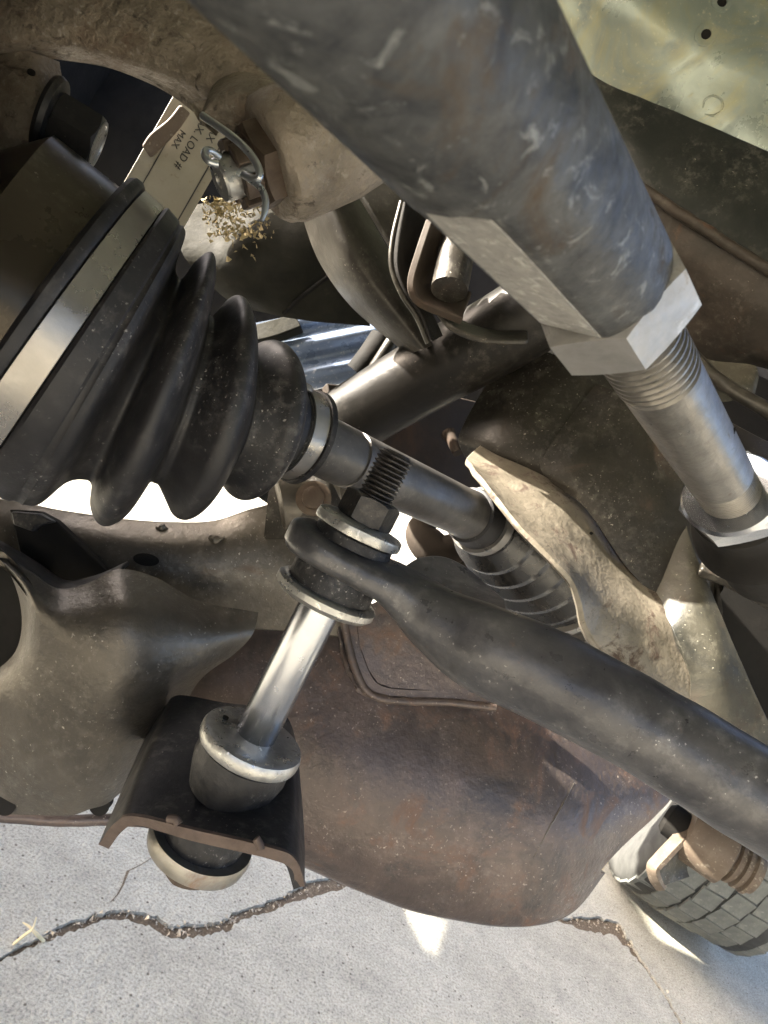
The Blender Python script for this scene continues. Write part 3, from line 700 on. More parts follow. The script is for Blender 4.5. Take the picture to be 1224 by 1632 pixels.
# crown segments with slots between
_, cu, cv = frames(ea)
for k in range(6):
    t0, t1 = rad(60 * k + 9), rad(60 * k + 51); vs = []; fs = []
    nseg = 6
    for s in (.0093, .0150):
        for r in (.0062, .0092):
            for j in range(nseg + 1):
                th = t0 + (t1 - t0) * j / nseg
                vs.append(nA + ea * s + (cu * math.cos(th) + cv * math.sin(th)) * r)
    q = nseg + 1
    for j in range(nseg):
        fs += [(j, j + 1, q + j + 1, q + j), (2 * q + j, 3 * q + j, 3 * q + j + 1, 2 * q + j + 1), (j, 2 * q + j, 2 * q + j + 1, j + 1), (q + j, q + j + 1, 3 * q + j + 1, 3 * q + j)]
    fs += [(0, q, 3 * q, 2 * q), (nseg, 2 * q + nseg, 3 * q + nseg, q + nseg)]
    mk('crown_segment', vs, fs, 'nutbrown', cn, 30, bevel=.0004)
lathe('ball_stud', nA, ea, [(0, .0058), (.0185, .0058), (.0192, .0054), (.0193, .0020), (.0172, .0016), (.017, .0003)], 'zincdull', cn, 48, 25)
cp = tag(sweep('cotter_pin', [(322, 184, 0.1623), (350, 203, 0.1610), (378, 224, 0.1595), (400, 247, 0.1580), (412, 268, 0.1570), (413, 283, 0.1567), (404, 285, 0.1580), (391, 278, 0.1605)], .00098, 'wire', None, 60, 14), 'bent silver cotter pin wire through the brown castle nut', 'cotter pin')
sweep('pin_leg', [(388, 278, 0.1615), (402, 288, 0.1590), (416, 300, 0.1575), (423, 318, 0.1567), (422, 336, 0.1563), (417, 352, 0.1560)], [.0009, .0009, .0009, .0009, .0008, .0005], 'wire', cp, 40, 12)
sweep('pin_head', [(348, 262, 0.1595), (334, 258, 0.1587), (326, 248, 0.1587), (328, 240, 0.1595), (338, 241, 0.1610), (350, 250, 0.1630)], .0009, 'wire', cp, 36, 12)
# ball cup of the tie rod end behind the eye
bc = thing('ball_joint_cup', 'shiny round ball joint cup behind the knuckle eye', 'ball joint', P(560, 235, .188))
lathe('cup', P(575, 205, .189), P(532, 285, .192) - P(575, 205, .189), [(-.010, .010), (-.004, .0125), (.004, .0128), (.009, .0112), (.012, .007), (.0128, .001)], 'band', bc, 48)
sweep('dust_seal', [(520, 245, .186), (528, 262, .1845), (545, 276, .184), (562, 270, .184)], .0035, 'rubber', bc, 20, 14)

# ------------------------------------------------------------------ things behind: casting, sticker, blue panel, strut, tube
cs = thing('gearbox_casting', 'greasy grey green gearbox casting behind the castle nut', 'gearbox', P(420, 420, .42))
loft('casting_wall', [[(280, 330, 0.430), (360, 320, 0.420), (450, 300, 0.410), (560, 300, 0.410)], [(290, 400, 0.415), (370, 390, 0.400), (460, 370, 0.395), (570, 370, 0.400)], [(330, 450, 0.420), (400, 450, 0.400), (480, 440, 0.400), (580, 430, 0.410)], [(380, 490, 0.440), (430, 500, 0.425), (500, 512, 0.420), (590, 520, 0.425)]], 'casting', cs, .02, 50, 40, bevel=.003, jit=.0035, jfreq=35)
sweep('casting_seam', [(452, 500, .417), (475, 478, .408), (500, 458, .402), (530, 436, .400)], .0014, 'dark', cs, 24, 10)
cv_ = []; cf_ = []
for i in range(420):
    x = rr.gauss(372, 30); y = 318 + abs(rr.gauss(0, 34)) + (x - 372) * .1
    if x < 322 or x > 440 or y > 440: continue
    c = P(x, y, .386 + .004 * rr.random() + max(0, (340 - y)) * .0004); s = rr.uniform(.0008, .0028); b = len(cv_)
    cv_ += [c + Vector((rr.uniform(-1, 1), rr.uniform(-1, 1), rr.uniform(-1, 1))) * s for _ in range(4)]
    cf_ += [(b, b + 1, b + 2), (b, b + 2, b + 3), (b, b + 3, b + 1), (b + 1, b + 3, b + 2)]
o = mk('crumbs', cv_, cf_, 'crumb', None, smooth=False); o['kind'] = 'stuff'; o['label'] = 'pale yellow crumbs of debris stuck on the greasy casting'; o['category'] = 'debris'

# sticker with writing
lb = thing('warning_label', 'cream load label with black lettering seen behind the castle nut', 'label', P(300, 270, .40))
ld = .386
e1 = (P(268, 330, ld) - P(345, 195, ld)).normalized()          # reading direction, down-left in the picture
nl = (CAM - P(300, 270, ld)).normalized(); nl = (nl - e1 * nl.dot(e1)).normalized()
e2 = nl.cross(e1)                                              # letter up
cL = P(284, 262, ld)
box('sticker', cL, (e1, e2, nl), (.058, .0200, .0008), 'cream', lb, .0003)
def lettering(txt, along_, up_, size):
    cu_ = bpy.data.curves.new('lettering', 'FONT'); cu_.body = txt; cu_.size = size; cu_.extrude = .00015
    ob = bpy.data.objects.new('lettering_tmp', cu_); COL.objects.link(ob)
    dg = bpy.context.evaluated_depsgraph_get(); me = bpy.data.meshes.new_from_object(ob.evaluated_get(dg)); bpy.data.objects.remove(ob)
    me.materials.clear(); me.materials.append(M['ink'])
    o = bpy.data.objects.new('lettering', me); COL.objects.link(o); o.parent = lb
    org = cL + nl * .0011 + e1 * along_ + e2 * up_ - root_loc(lb)
    o.matrix_local = Matrix(((e1.x, e2.x, nl.x, org.x), (e1.y, e2.y, nl.y, org.y), (e1.z, e2.z, nl.z, org.z), (0, 0, 0, 1)))
lettering('MAX', -.036, .0062, .0062)
lettering('MAX. LOAD #', -.036, -.0014, .0062)
lettering('MAX', -.018, -.0082, .0054)
box('printed_rule', cL + nl * .0009 + e2 * .0150, (e1, e2, nl), (.056, .0004, .0002), 'ink', lb, 0)
box('printed_rule', cL + nl * .0009 - e2 * .0112 + e1 * .02, (e1, e2, nl), (.034, .0003, .0002), 'ink', lb, 0)

loft('holder_tab', [[(226, 232, .372), (240, 212, .370), (268, 190, .368), (288, 166, .368)], [(240, 252, .376), (256, 236, .374), (284, 208, .372), (304, 180, .372)]], 'tan', lb, .004, 24, 8, bevel=.001)
bl = thing('blue_panel', 'dusty blue ribbed steel panel in the gap behind the boot', 'panel', P(500, 560, .52))
rowsb = []
for j in range(9):
    t = j / 8; row = []
    for i in range(7):
        s = i / 6
        x = 380 + 300 * s - 30 * t; y = 520 + 130 * t - 60 * s
        row.append((x, y, .53 + (.006 if j in (2, 5) else (-.005 if j in (3, 6) else 0))))
    rowsb.append(row)
loft('ribbed_sheet', rowsb, 'blue', bl, .004, 40, 60)
loft('panel_rail', [[(395, 520, .525), (430, 510, .52), (470, 500, .52)], [(400, 545, .52), (440, 535, .515), (480, 520, .515)]], 'casting', bl, .01, 20, 8)

st = thing('strut_fork', 'curved grey brown strut fork running down behind the knuckle eye', 'strut', P(570, 430, .34))
def trough(name, left, right, m, depth, parent):
    mids = [tuple((a + b) / 2 for a, b in zip(l, r)) for l, r in zip(left, right)]
    q1 = [tuple(a * .75 + b * .25 for a, b in zip(l, r)) for l, r in zip(left, right)]
    q3 = [tuple(a * .25 + b * .75 for a, b in zip(l, r)) for l, r in zip(left, right)]
    return loft(name, [[off(q, 0, 0, .004) for q in left], [off(q, 0, 0, -depth * .7) for q in q1], [off(q, 0, 0, -depth) for q in mids], [off(q, 0, 0, -depth * .7) for q in q3], [off(q, 0, 0, .004) for q in right]], m, parent, .003, 50, 30, jit=.0005, jfreq=40)
trough('fork_arm', [(472, 300, .35), (486, 360, .35), (510, 420, .352), (552, 480, .356), (600, 525, .36), (650, 566, .365)], [(556, 280, .345), (585, 335, .345), (612, 385, .346), (640, 430, .350), (668, 480, .356), (700, 545, .362)], 'strut', .022, st)
loft('fork_face', [[(556, 280, .330), (590, 335, .330), (622, 392, .332)], [(590, 270, .335), (630, 320, .335), (665, 370, .336)], [(640, 260, .345), (680, 310, .345), (700, 360, .346)]], 'strut', st, .004, 30, 16)
lp = thing('spring_strap', 'thin dark curved strap beside the rusty channel bracket', 'strap', P(650, 450, .33))
loft('strap_web', [[(640, 322, .322), (626, 380, .320), (624, 425, .320), (640, 468, .322), (664, 505, .326), (682, 545, .33)], [(650, 325, .318), (640, 385, .316), (638, 428, .316), (652, 466, .318), (676, 503, .322), (690, 543, .326)], [(690, 360, .335), (676, 400, .335), (668, 430, .336), (672, 462, .338), (690, 500, .34), (706, 535, .344)]], 'dark', lp, .003, 50, 16)
sweep('strap_edge', [(640, 322, .3205), (626, 380, .3185), (624, 425, .3185), (640, 468, .3205), (664, 505, .3245), (682, 547, .3285)], .0014, 'strut', lp, 50, 12)

cb = thing('channel_bracket', 'rusty brown channel bracket with round peg above the dark tube', 'bracket', P(705, 440, .31))
loft('channel_web', [[(690, 350, .312), (672, 405, .310), (660, 450, .310), (668, 476, .312), (700, 492, .312), (738, 508, .312)], [(700, 352, .318), (686, 405, .320), (678, 445, .322), (688, 466, .322), (712, 478, .320), (742, 490, .318)], [(730, 365, .328), (720, 400, .330), (716, 430, .332), (722, 450, .332), (735, 458, .330), (752, 465, .328)]], 'engine', cb, .004, 40, 16, bevel=.0012)
sweep('peg', [(730, 380, .325), (724, 420, .315), (716, 462, .309)], [.009, .0092, .0092], 'subframe', cb, 24, 32)
rs = thing('ring_strap', 'thin pale steel ring strap over the end of the dark tube', 'strap', P(775, 530, .32))
loft('ring_band', [[(700, 495, .318), (722, 520, .314), (760, 536, .312), (800, 541, .313), (842, 541, .316)], [(712, 488, .330), (735, 508, .327), (768, 521, .325), (802, 526, .326), (842, 526, .329)]], 'strut', rs, .003, 40, 8)

tb = tag(sweep('crossmember_tube', [(420, 760, .43), (560, 668, .400), (680, 596, .375), (800, 530, .352), (960, 430, .33)], .0222, 'tube', None, 60, 64), 'thick dark round crossmember tube running diagonally behind the drive shaft', 'tube')
pv = thing('thin_hose', 'thin tan hose leaning against the dark crossmember tube', 'hose', P(600, 600, .43))
sweep('hose', [(520, 690, .46), (575, 620, .455), (615, 560, .45), (640, 520, .45)], .005, 'strut', pv, 30, 20)
sweep('hose_sleeve', [(572, 596, .47), (592, 570, .468), (612, 540, .468)], .011, 'dark', pv, 16, 24)

# ------------------------------------------------------------------ subframe (right of centre)
sf = thing('subframe', 'dark pressed steel subframe beam with a pale sunlit flange edge', 'subframe', P(950, 850, .31))
# rounded block at the beam end
loft('beam_end', [[(832, 540, 0.3810), (800, 575, 0.3780), (770, 620, 0.3760), (742, 668, 0.3740), (730, 700, 0.3740), (740, 728, 0.3760)], [(870, 560, 0.3660), (850, 600, 0.3620), (830, 640, 0.3600), (800, 690, 0.3580), (790, 720, 0.3580), (800, 742, 0.3620)], [(940, 580, 0.3580), (920, 620, 0.3540), (900, 660, 0.3510), (875, 705, 0.3490), (865, 738, 0.3490), (870, 765, 0.3520)], [(1010, 600, 0.3610), (980, 640, 0.3560), (950, 690, 0.3520), (925, 735, 0.3480), (915, 775, 0.3480), (920, 800, 0.3520)]], 'subframe', sf, .004, 50, 40, jit=.0006)
loft('beam_face', [[(950, 612, 0.3520), (905, 670, 0.3485), (862, 738, 0.3450), (880, 770, 0.3440)], [(1010, 640, 0.3420), (970, 700, 0.3390), (930, 770, 0.3360), (935, 812, 0.3360)], [(1080, 720, 0.3400), (1050, 780, 0.3370), (1010, 850, 0.3340), (1000, 905, 0.3340)], [(1130, 800, 0.3440), (1105, 860, 0.3400), (1075, 930, 0.3360), (1072, 985, 0.3350)], [(1150, 860, 0.3520), (1140, 920, 0.3460), (1118, 990, 0.3420), (1120, 1050, 0.3410)], [(1110, 800, .352), (1135, 900, .346), (1152, 985, .340), (1130, 1090, .336)]], 'subframe', sf, .004, 50, 50, jit=.0006)
# pale flange
f_up = [(744, 729, .346), (800, 746, .345), (858, 766, .345), (905, 795, .344), (945, 832, .342), (980, 890, .338), (1025, 935, .332), (1075, 985, .324), (1110, 1045, .318), (1140, 1110, .314)]
f_mid = [(752, 740, .332), (800, 778, .326), (850, 815, .321), (890, 850, .317), (922, 888, .314), (958, 930, .312), (1000, 975, .311), (1045, 1025, .311), (1085, 1080, .311), (1130, 1150, .311)]
f_lo = [(760, 752, .318), (795, 795, .306), (835, 845, .296), (880, 890, .291), (912, 925, .290), (925, 960, .292), (934, 1000, .297), (962, 1040, .302), (1030, 1090, .307), (1110, 1160, .311)]
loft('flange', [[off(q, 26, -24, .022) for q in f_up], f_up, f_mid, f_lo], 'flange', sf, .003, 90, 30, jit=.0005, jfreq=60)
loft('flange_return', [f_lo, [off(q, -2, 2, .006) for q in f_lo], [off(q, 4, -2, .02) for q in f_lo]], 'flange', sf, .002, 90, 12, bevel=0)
# lower olive plate and rib to the right
loft('lower_plate', [[(1035, 890, .346), (1050, 960, .330), (1075, 1010, .313), (1100, 1080, .310), (1100, 1160, .312), (1160, 1240, .316)], [(1062, 815, .350), (1088, 900, .330), (1118, 970, .316), (1145, 1060, .306), (1160, 1150, .306), (1200, 1220, .308)], [(1085, 780, .352), (1100, 858, .335), (1135, 945, .322), (1180, 1050, .311), (1225, 1150, .309), (1270, 1230, .309)]], 'olive', sf, .004, 50, 30, jit=.0006)
loft('rear_leaf', [[(1120, 890, .325), (1170, 905, .322), (1230, 935, .320), (1300, 970, .32)], [(1118, 905, .318), (1165, 925, .315), (1225, 958, .313), (1300, 1000, .313)]], 'strut', sf, .006, 24, 8, bevel=.002)
loft('rear_wall', [[(1100, 860, .40), (1180, 870, .40), (1300, 900, .40)], [(1110, 1000, .39), (1190, 1020, .39), (1300, 1050, .39)], [(1130, 1180, .38), (1200, 1240, .38), (1300, 1300, .38)]], 'dark', sf, .006, 20, 20)

# ------------------------------------------------------------------ frame rail and inner fender (upper right)
fr = thing('frame_rail', 'dark oily frame rail with a rusty seam in the upper right', 'frame rail', P(1120, 320, .40))
loft('rail_side', [[(900, 80, .40), (960, 128, .39), (1080, 178, .38), (1224, 240, .37), (1330, 290, .365)], [(940, 180, .392), (1010, 225, .382), (1110, 285, .373), (1224, 340, .365), (1330, 390, .36)], [(980, 270, .390), (1045, 315, .38), (1130, 370, .372), (1224, 430, .365), (1330, 490, .36)]], 'rail', fr, .004, 40, 30, jit=.0006)
sweep('seam_lip', [(980, 270, .388), (1045, 315, .378), (1130, 370, .370), (1224, 430, .363), (1330, 490, .358)], .0032, 'railrust', fr, 40, 16, jit=.0006)
loft('rail_underside', [[(980, 274, .392), (1045, 320, .382), (1130, 376, .374), (1224, 438, .367), (1330, 500, .362)], [(990, 350, .40), (1060, 400, .39), (1140, 450, .38), (1224, 500, .375), (1330, 560, .37)], [(1000, 420, .42), (1080, 480, .41), (1150, 530, .40), (1224, 575, .395), (1330, 630, .39)], [(980, 520, .44), (1080, 560, .43), (1150, 580, .42), (1224, 590, .42), (1330, 640, .42)]], 'railrust', fr, .004, 40, 40, jit=.0012)
loft('oily_gusset', [[(1080, 560, .385), (1140, 575, .382), (1200, 582, .380), (1210, 600, .38)], [(1090, 600, .378), (1150, 610, .375), (1196, 612, .375), (1202, 630, .377)], [(1120, 640, .378), (1160, 640, .376), (1186, 632, .377), (1190, 650, .38)]], 'olive', fr, .004, 24, 16)
sweep('brake_pipe', [(1080, 540, .372), (1120, 585, .366), (1165, 620, .360), (1224, 655, .355), (1300, 700, .35)], .0042, 'strut', fr, 40, 16, jit=.0009)
loft('cross_web', [[(1040, 600, .37), (1110, 640, .365), (1200, 690, .36), (1300, 740, .355)], [(1060, 680, .352), (1130, 720, .348), (1210, 750, .345), (1300, 800, .34)], [(1080, 780, .352), (1150, 800, .348), (1220, 810, .345), (1300, 850, .34)]], 'subframe', fr, .004, 30, 24, jit=.0008)
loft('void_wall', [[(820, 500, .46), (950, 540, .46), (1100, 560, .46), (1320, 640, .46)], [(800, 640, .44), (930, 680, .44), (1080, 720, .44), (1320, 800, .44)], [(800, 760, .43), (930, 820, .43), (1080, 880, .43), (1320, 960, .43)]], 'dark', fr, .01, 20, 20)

fe = thing('inner_fender', 'yellowish grey painted inner fender panel in the top right corner', 'fender', P(1080, 80, .48))
def wz(x, y, z): return Vector((x, y, z))
def roofrow(y, z): return [wz(-.50, y, z), wz(-.1, y, z), wz(.3, y, z), wz(.7, y, z), wz(1.15, y, z)]  # unseen arch rows, lowered to cut sky light on the parts
loft('fender_sheet', [[(560, 330, .62), (820, 380, .60), (1000, 420, .56), (1160, 500, .54), (1420, 640, .52)],
                      [(500, 180, .60), (800, 150, .55), (960, 160, .50), (1120, 230, .48), (1420, 360, .47)],
                      [(450, 20, .56), (780, -10, .51), (960, 20, .47), (1130, 90, .455), (1430, 190, .45)],
                      [(430, -200, .50), (770, -200, .46), (960, -180, .43), (1150, -110, .42), (1450, -20, .42)],
                      roofrow(.20, .90), roofrow(.0, .88), roofrow(-.16, .78), roofrow(-.24, .66)], 'fender', fe, .0025, 60, 70, jit=.0025, jfreq=14)
# ------------------------------------------------------------------ engine bay mass behind everything
en = thing('engine_block', 'dark brown engine and gearbox mass filling the background gaps', 'engine', P(600, 500, .8))
def wz(x, y, z): return Vector((x, y, z))
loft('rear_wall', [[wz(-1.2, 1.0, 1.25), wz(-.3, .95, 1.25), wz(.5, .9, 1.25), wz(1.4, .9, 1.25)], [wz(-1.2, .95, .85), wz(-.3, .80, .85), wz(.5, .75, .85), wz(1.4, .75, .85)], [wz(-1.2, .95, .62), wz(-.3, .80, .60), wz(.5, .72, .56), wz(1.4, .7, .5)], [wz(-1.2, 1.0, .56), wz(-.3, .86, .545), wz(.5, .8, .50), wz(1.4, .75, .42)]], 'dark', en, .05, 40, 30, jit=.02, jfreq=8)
loft('wall_sun_screen', [[wz(-.56, .54, 1.25), wz(-.58, .75, 1.25), wz(-.60, 1.05, 1.25)], [wz(-.55, .54, .85), wz(-.57, .75, .85), wz(-.60, 1.05, .85)], [wz(-.54, .54, .72), wz(-.56, .75, .72), wz(-.6, 1.05, .72)]], 'dark', en, .02, 16, 16, jit=.006, jfreq=12)  # unseen panel added to keep direct sun off the rear wall
loft('oil_pan', [[(520, 610, .46), (640, 620, .49), (760, 640, .53), (880, 680, .57)], [(540, 690, .455), (650, 700, .485), (765, 720, .525), (880, 750, .56)], [(560, 760, .455), (660, 765, .48), (770, 785, .52), (880, 810, .56)], [(590, 800, .465), (680, 822, .49), (780, 850, .53), (880, 860, .57)]], 'engine', en, .01, 30, 20, jit=.003, jfreq=30)
sweep('pan_bolt', [(715, 690, .47), (722, 705, .465), (730, 722, .46)], [.006, .0045, .004], 'engine', en, 12, 16)
sweep('mount_ear', [(690, 812, .46), (672, 850, .455), (700, 880, .45), (738, 868, .45)], [.006, .012, .013, .010], 'engine', en, 30, 24)
loft('lower_cradle', [[(700, 860, .50), (760, 900, .48), (840, 960, .46), (940, 1040, .44)], [(690, 880, .49), (750, 930, .47), (830, 1000, .45), (930, 1080, .43)]], 'engine', en, .012, 30, 8)

# ------------------------------------------------------------------ far wheel, lower right
ty = thing('far_tyre', 'dusty haze-pale tyre of the opposite wheel standing on concrete at lower right', 'tyre', G(1090, 1475))
g1, g2 = G(957, 1392), G(1224, 1566)
ta = (g2 - g1); ta.z = 0; ta.normalize()
tn = Vector((0, 0, 1)).cross(ta); 
if tn.dot(CAM - g1) < 0: tn = -tn
TW, TRr = .24, .31
tcen = g1 + ta * TW / 2 + Vector((0, 0, TRr)) - tn * .05
pr = [(-TW * .42, TRr * .62), (-TW * .5, TRr * .74), (-TW * .5, TRr * .86), (-TW * .46, TRr * .945), (-TW * .40, TRr * .970), (0, TRr * .978), (TW * .40, TRr * .970), (TW * .46, TRr * .945), (TW * .5, TRr * .86), (TW * .5, TRr * .74), (TW * .42, TRr * .62), (TW * .40, TRr * .60), (0, TRr * .55)]
lathe('carcass', tcen, ta, pr, 'groove_shade', ty, 96, 50)
tmesh = None
for row, (o_, w_) in enumerate(((-.088, .034), (-.051, .032), (-.013, .034), (.025, .034), (.062, .032), (.095, .026))):
    for k in range(18):
        ang = rad(-88 + 9.2 * k + (4.6 if row % 2 else 0))
        rdir = tn * math.cos(ang) + Vector((0, 0, 1)) * math.sin(ang); tdir = Vector((0, 0, 1)) * math.cos(ang) - tn * math.sin(ang)
        R_ = TRr * .975 - abs(o_) * .09
        c = tcen + ta * o_ + rdir * R_
        ob = box('tread_block', Vector((0, 0, 0)), (Vector((1, 0, 0)), Vector((0, 1, 0)), Vector((0, 0, 1))), (.0165, .0225, .006), 'tyre', None, 0) if tmesh is None else bpy.data.objects.new('tread_block', tmesh)
        if tmesh is None: tmesh = ob.data
        else: COL.objects.link(ob)
        ob.parent = ty
        loc = c - ty.location
        sk = (tdir + ta * .06 * (1 if row % 2 else -1)).normalized(); axx = sk.cross(rdir).normalized()
        ob.matrix_local = Matrix(((axx.x, sk.x, rdir.x, loc.x), (axx.y, sk.y, rdir.y, loc.y), (axx.z, sk.z, rdir.z, loc.z), (0, 0, 0, 1)))
lathe('wheel_rim', tcen, ta, [(-TW * .38, TRr * .60), (-TW * .36, TRr * .57), (-TW * .1, TRr * .52), (TW * .36, TRr * .57), (TW * .38, TRr * .60)], 'dark', ty, 64)

# ------------------------------------------------------------------ bracket and ribbed fitting under the sway bar
hb_ = thing('hose_bracket', 'bent tan metal bracket hanging below the sway bar at right', 'bracket', P(1070, 1360, .40))
loft('bent_strap', [[(1120, 1270, .41), (1085, 1315, .40), (1045, 1358, .39), (1030, 1378, .387), (1034, 1402, .39), (1046, 1420, .392)], [(1140, 1280, .40), (1104, 1322, .39), (1062, 1366, .38), (1046, 1385, .377), (1050, 1404, .38), (1060, 1420, .384)]], 'tan', hb_, .003, 40, 10)
loft('strap_face', [[(1140, 1282, .402), (1104, 1324, .392), (1062, 1368, .382), (1048, 1388, .380), (1060, 1412, .384)], [(1160, 1310, .41), (1130, 1345, .405), (1098, 1368, .40), (1096, 1385, .398), (1100, 1398, .396)]], 'olive', hb_, .003, 30, 14)
rf = thing('ribbed_fitting', 'tan ribbed hose fitting poking out below the sway bar', 'fitting', P(1160, 1350, .40))
fA, fB = P(1092, 1318, .40), P(1200, 1392, .385)
fl_ = (fB - fA).length
pf = [(0, .017), (.004, .019), (.026, .019), (.028, .014)]
s = .029
while s < fl_: pf += [(s, .0125), (s + .0012, .0145), (s + .003, .0145), (s + .0036, .0125)]; s += .0048
pf += [(fl_ + .002, .012)]
lathe('fitting_body', fA, fB - fA, pf, 'tan', rf, 48, 30)
lathe('fitting_head', P(1060, 1300, .41), P(1100, 1330, .40) - P(1060, 1300, .41), [(0, .008), (.003, .011), (.018, .011)], 'dark', rf, 24)

# dry grass
def straw(p, lab):
    tag(sweep('dry_grass_blade', [G(x, y, z) for x, y, z in p], [.0016, .0016, .0011, .0005][:len(p)], 'straw', None, 20, 6), lab, 'grass blade', 'dry grass blades on the concrete')
straw([(22, 1505, .0), (40, 1490, .012), (52, 1480, .02), (58, 1462, .03)], 'upright dry grass blade growing from the crack at the left edge')
straw([(70, 1500, .0), (58, 1488, .01), (46, 1476, .012), (36, 1470, .012)], 'slanting dry grass blade leaning over the crack at the left edge')
straw([(958, 1388, .0), (966, 1376, .015), (985, 1366, .02), (1006, 1352, .03)], 'dry grass blade beside the control arm near the far tyre')
straw([(1044, 1420, .06), (1062, 1416, .07), (1085, 1408, .08), (1100, 1392, .1)], 'dry grass blade under the bent tan bracket')

# ------------------------------------------------------------------ unseen sun screen, added out of frame to the left: it shades the ground under the car
fb = thing('sun_screen', 'dark sheet added unseen left of the wheel well to shape the sunlight', 'sun screen', wz(-.95, .8, .2))
BX = -.95
def to_screen(v):
    t = (BX - v.x) / SUN_DIR.x; return v + SUN_DIR * t
sun_gap = [to_screen(G(x, y)) for x, y in ((650, 1452), (709, 1466), (689, 1528))]  # opening shaped so a triangle of sun falls on the concrete
outer = [wz(BX, -.45, .16), wz(BX, 1.95, .16), wz(BX, 1.95, .80), wz(BX, -.45, .80)]
tri = tessellate_polygon([outer, sun_gap[::-1]]); vv = outer + sun_gap[::-1]
th_ = Vector((-.004, 0, 0)); k_ = len(vv)
ff_ = [tuple(t) for t in tri] + [tuple(i + k_ for i in t[::-1]) for t in tri]
for lo_, n_ in ((0, 4), (4, 3)):
    for i in range(n_): a_, b_ = lo_ + i, lo_ + (i + 1) % n_; ff_.append((a_, b_, b_ + k_, a_ + k_))
mk('screen_sheet', vv + [v + th_ for v in vv], ff_, 'dark', fb, smooth=False)
hub = thing('sun_block_disc', 'brown disc and blocks added unseen to stop sun, left of the joint housing', 'sun block', P(-250, 385, .165))  # unseen disc, added and enlarged to block low sun
hd = -tan_(.004); hc = cat_(0) + hd * .01
lathe('disc', hc, hd, [(0, .05), (0, .150), (.022, .150), (.022, .05)], 'engine', hub, 72)
lathe('sun_block_bell', hc, hd, [(-.03, .03), (0, .06), (.04, .07), (.05, .03)], 'engine', hub, 48)

box('sun_block_box', wz(-.31, .28, .55), (hd, Vector((0, 0, 1)).cross(hd), Vector((0, 0, 1))), (.035, .085, .085), 'engine', hub, .012)  # unseen block added to keep sun off the control arm
sweep('sun_block_bar', [wz(-.30, .22, .63), wz(-.33, .26, .65), wz(-.36, .31, .63)], .02, 'engine', hub, 16, 20)
# ------------------------------------------------------------------ small details laid on the surfaces that carry them
bpy.context.view_layer.update()
DG = bpy.context.evaluated_depsgraph_get()
def snap(x, y):
    d = (P(x, y, 1) - CAM).normalized()
    h, loc, n, i_, o_, m_ = SC.ray_cast(DG, CAM, d)
    if not h: return None
    if n.dot(d) > 0: n = -n
    return loc, n, o_
def hole(name, x, y, r, parent, rimmat, rimr=None, sh=None):  # no recess: a dark disc paints the shade inside the hole
    q = snap(x, y)
    if q is None: return
    loc, n, o_ = q
    print('snap', name, x, y, o_.name)
    if rimr: lathe(name + '_rim', loc, n, [(-.0005, rimr), (.0006, rimr * .94), (.0009, r * 1.1), (.0002, r)], rimmat, parent, 32, shape=sh)
    lathe(name, loc, n, [(-.0008, r), (.00035, r), (.0004, r * .9)], 'dark', parent, 32, shape=sh)
hole('bolt_hole', 1125, 55, .0034, fe, 'fender', .0078)
hole('bolt_hole', 1150, 4, .0034, fe, 'fender', .0078)
hole('cast_dimple', 50, 116, .0011, kn, 'knuckle')
def bead(name, pts, r, m, parent):
    out = []
    for x, y in pts:
        q = snap(x, y)
        if q: out.append(q[0] + q[1] * r * .15)
    if len(out) > 2: sweep(name, out, [r * .5] + [r] * (len(out) - 2) + [r * .4], m, parent, 6 * len(out), 10, jit=r * .5, jfreq=400)
bead('pressed_circle', [(1120, 172), (1123, 160), (1134, 153), (1146, 156), (1152, 166), (1148, 178), (1136, 184), (1124, 182)], .0007, 'fender', fe)
bead('scratch', [(915, 1248), (895, 1285), (875, 1320), (850, 1368)], .0004, 'armgrey', ca)
bead('weld_bead', [(540, 1000), (545, 1030), (552, 1058), (562, 1080), (572, 1098), (586, 1112)], .0016, 'arm', ca)
bead('weld_blob', [(250, 838), (258, 842), (268, 842)], .0018, 'armgrey', ca)
bead('weld_blob', [(333, 856), (345, 860), (358, 858)], .0020, 'armgrey', ca)

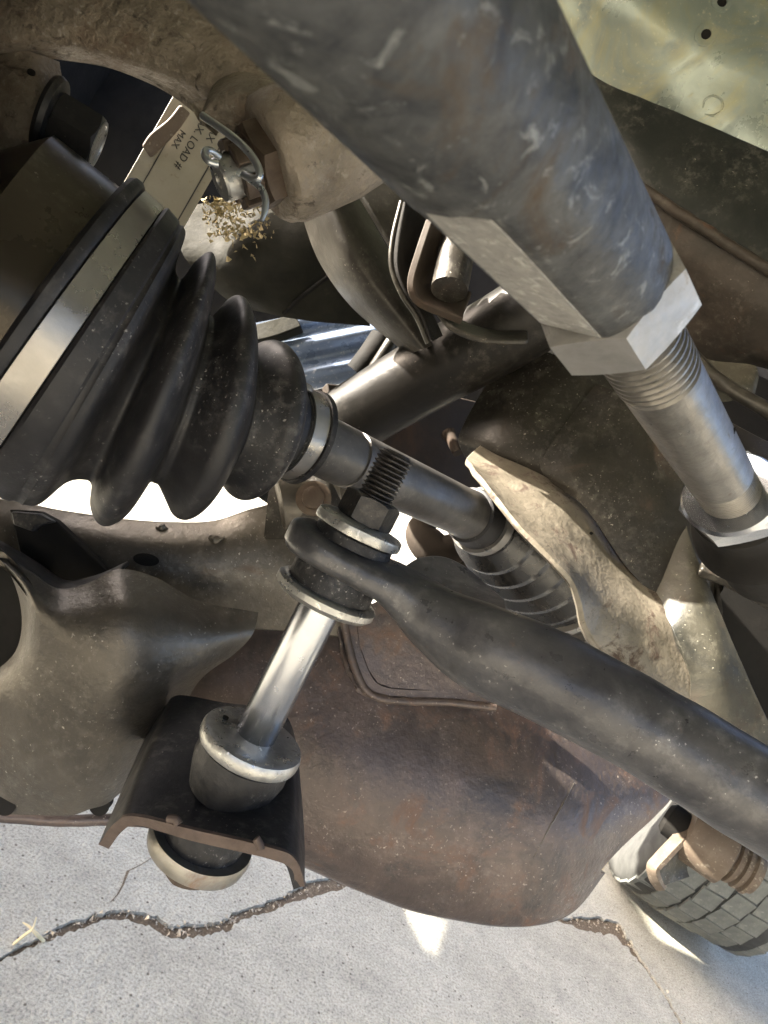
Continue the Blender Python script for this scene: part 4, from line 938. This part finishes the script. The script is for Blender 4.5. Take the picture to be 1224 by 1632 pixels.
def decal(name, cx, cy, rx, ry, ang, m, parent, lift=.0004, n=28, sq=1.0):
    c_, s_ = math.cos(rad(ang)), math.sin(rad(ang)); vs = []; fs = []
    rings_ = (0, .5, 1.0)
    for f in rings_:
        for k in range(n):
            t = 2 * math.pi * k / n; ex = math.copysign(abs(math.cos(t)) ** sq, math.cos(t)) * rx * f; ey = math.copysign(abs(math.sin(t)) ** sq, math.sin(t)) * ry * f
            q = snap(cx + ex * c_ - ey * s_, cy + ex * s_ + ey * c_)
            if q is None: return
            vs.append(q[0] + q[1] * (lift if f < 1 else lift * .3))
    for r_i in range(2):
        for k in range(n):
            k2 = (k + 1) % n; fs.append((r_i * n + k, r_i * n + k2, (r_i + 1) * n + k2, (r_i + 1) * n + k))
    mk(name, vs, fs, m, parent)
decal('drain_hole', 233, 892, 21, 10, 8, 'dark', ca)  # dark disc on the plate, painting the shade of a hole
decal('bolt_hole', 942, 850, 3, 2.5, 0, 'dark', sf)

# ------------------------------------------------------------------ pieces of parts hang under their part
def nest(root, child, part):
    host = next((o for o in root.children if o.name.split('.')[0] == part), None)
    for o in [o for o in root.children if o.name.split('.')[0] == child]:
        if host is not None and o is not host: o.parent = host
for r_, c_, p_ in ((tr, 'wrench_flat', 'socket_body'), (tr, 'nut_collar', 'lock_nut'), (tr, 'nick', 'threaded_rod'), (br, 'front_edge', 'saddle_plate'), (br, 'weld_bead', 'saddle_plate'),
                   (ca, 'pocket_rim', 'pressed_shell'), (ca, 'scratch', 'pressed_shell'), (ca, 'rolled_lip', 'arm_limb'), (ca, 'scallop', 'arm_limb'),
                   (ca, 'drain_hole', 'back_plate'), (ca, 'weld_blob', 'back_plate'), (ca, 'slot_lug', 'slot_shade'), (ca, 'pivot_bolt', 'pivot_boss'), (kn, 'bolt_end_rim', 'bolt_head'), (kn, 'cast_dimple', 'knuckle_leg'),
                   (ds, 'clamp_ear', 'small_clamp'), (cn, 'crown_segment', 'nut_body'), (cs, 'casting_seam', 'casting_wall'), (lb, 'lettering', 'sticker'), (lb, 'printed_rule', 'sticker'),
                   (fe, 'bolt_hole', 'fender_sheet'), (fe, 'bolt_hole_rim', 'fender_sheet'), (fe, 'pressed_circle', 'fender_sheet'), (sf, 'flange_return', 'flange'), (sf, 'bolt_hole', 'flange'),
                   (fr, 'seam_lip', 'rail_side'), (ty, 'tread_block', 'carcass'), (en, 'pan_bolt', 'oil_pan'), (hub, 'sun_block_bar', 'sun_block_box')):
    nest(r_, c_, p_)
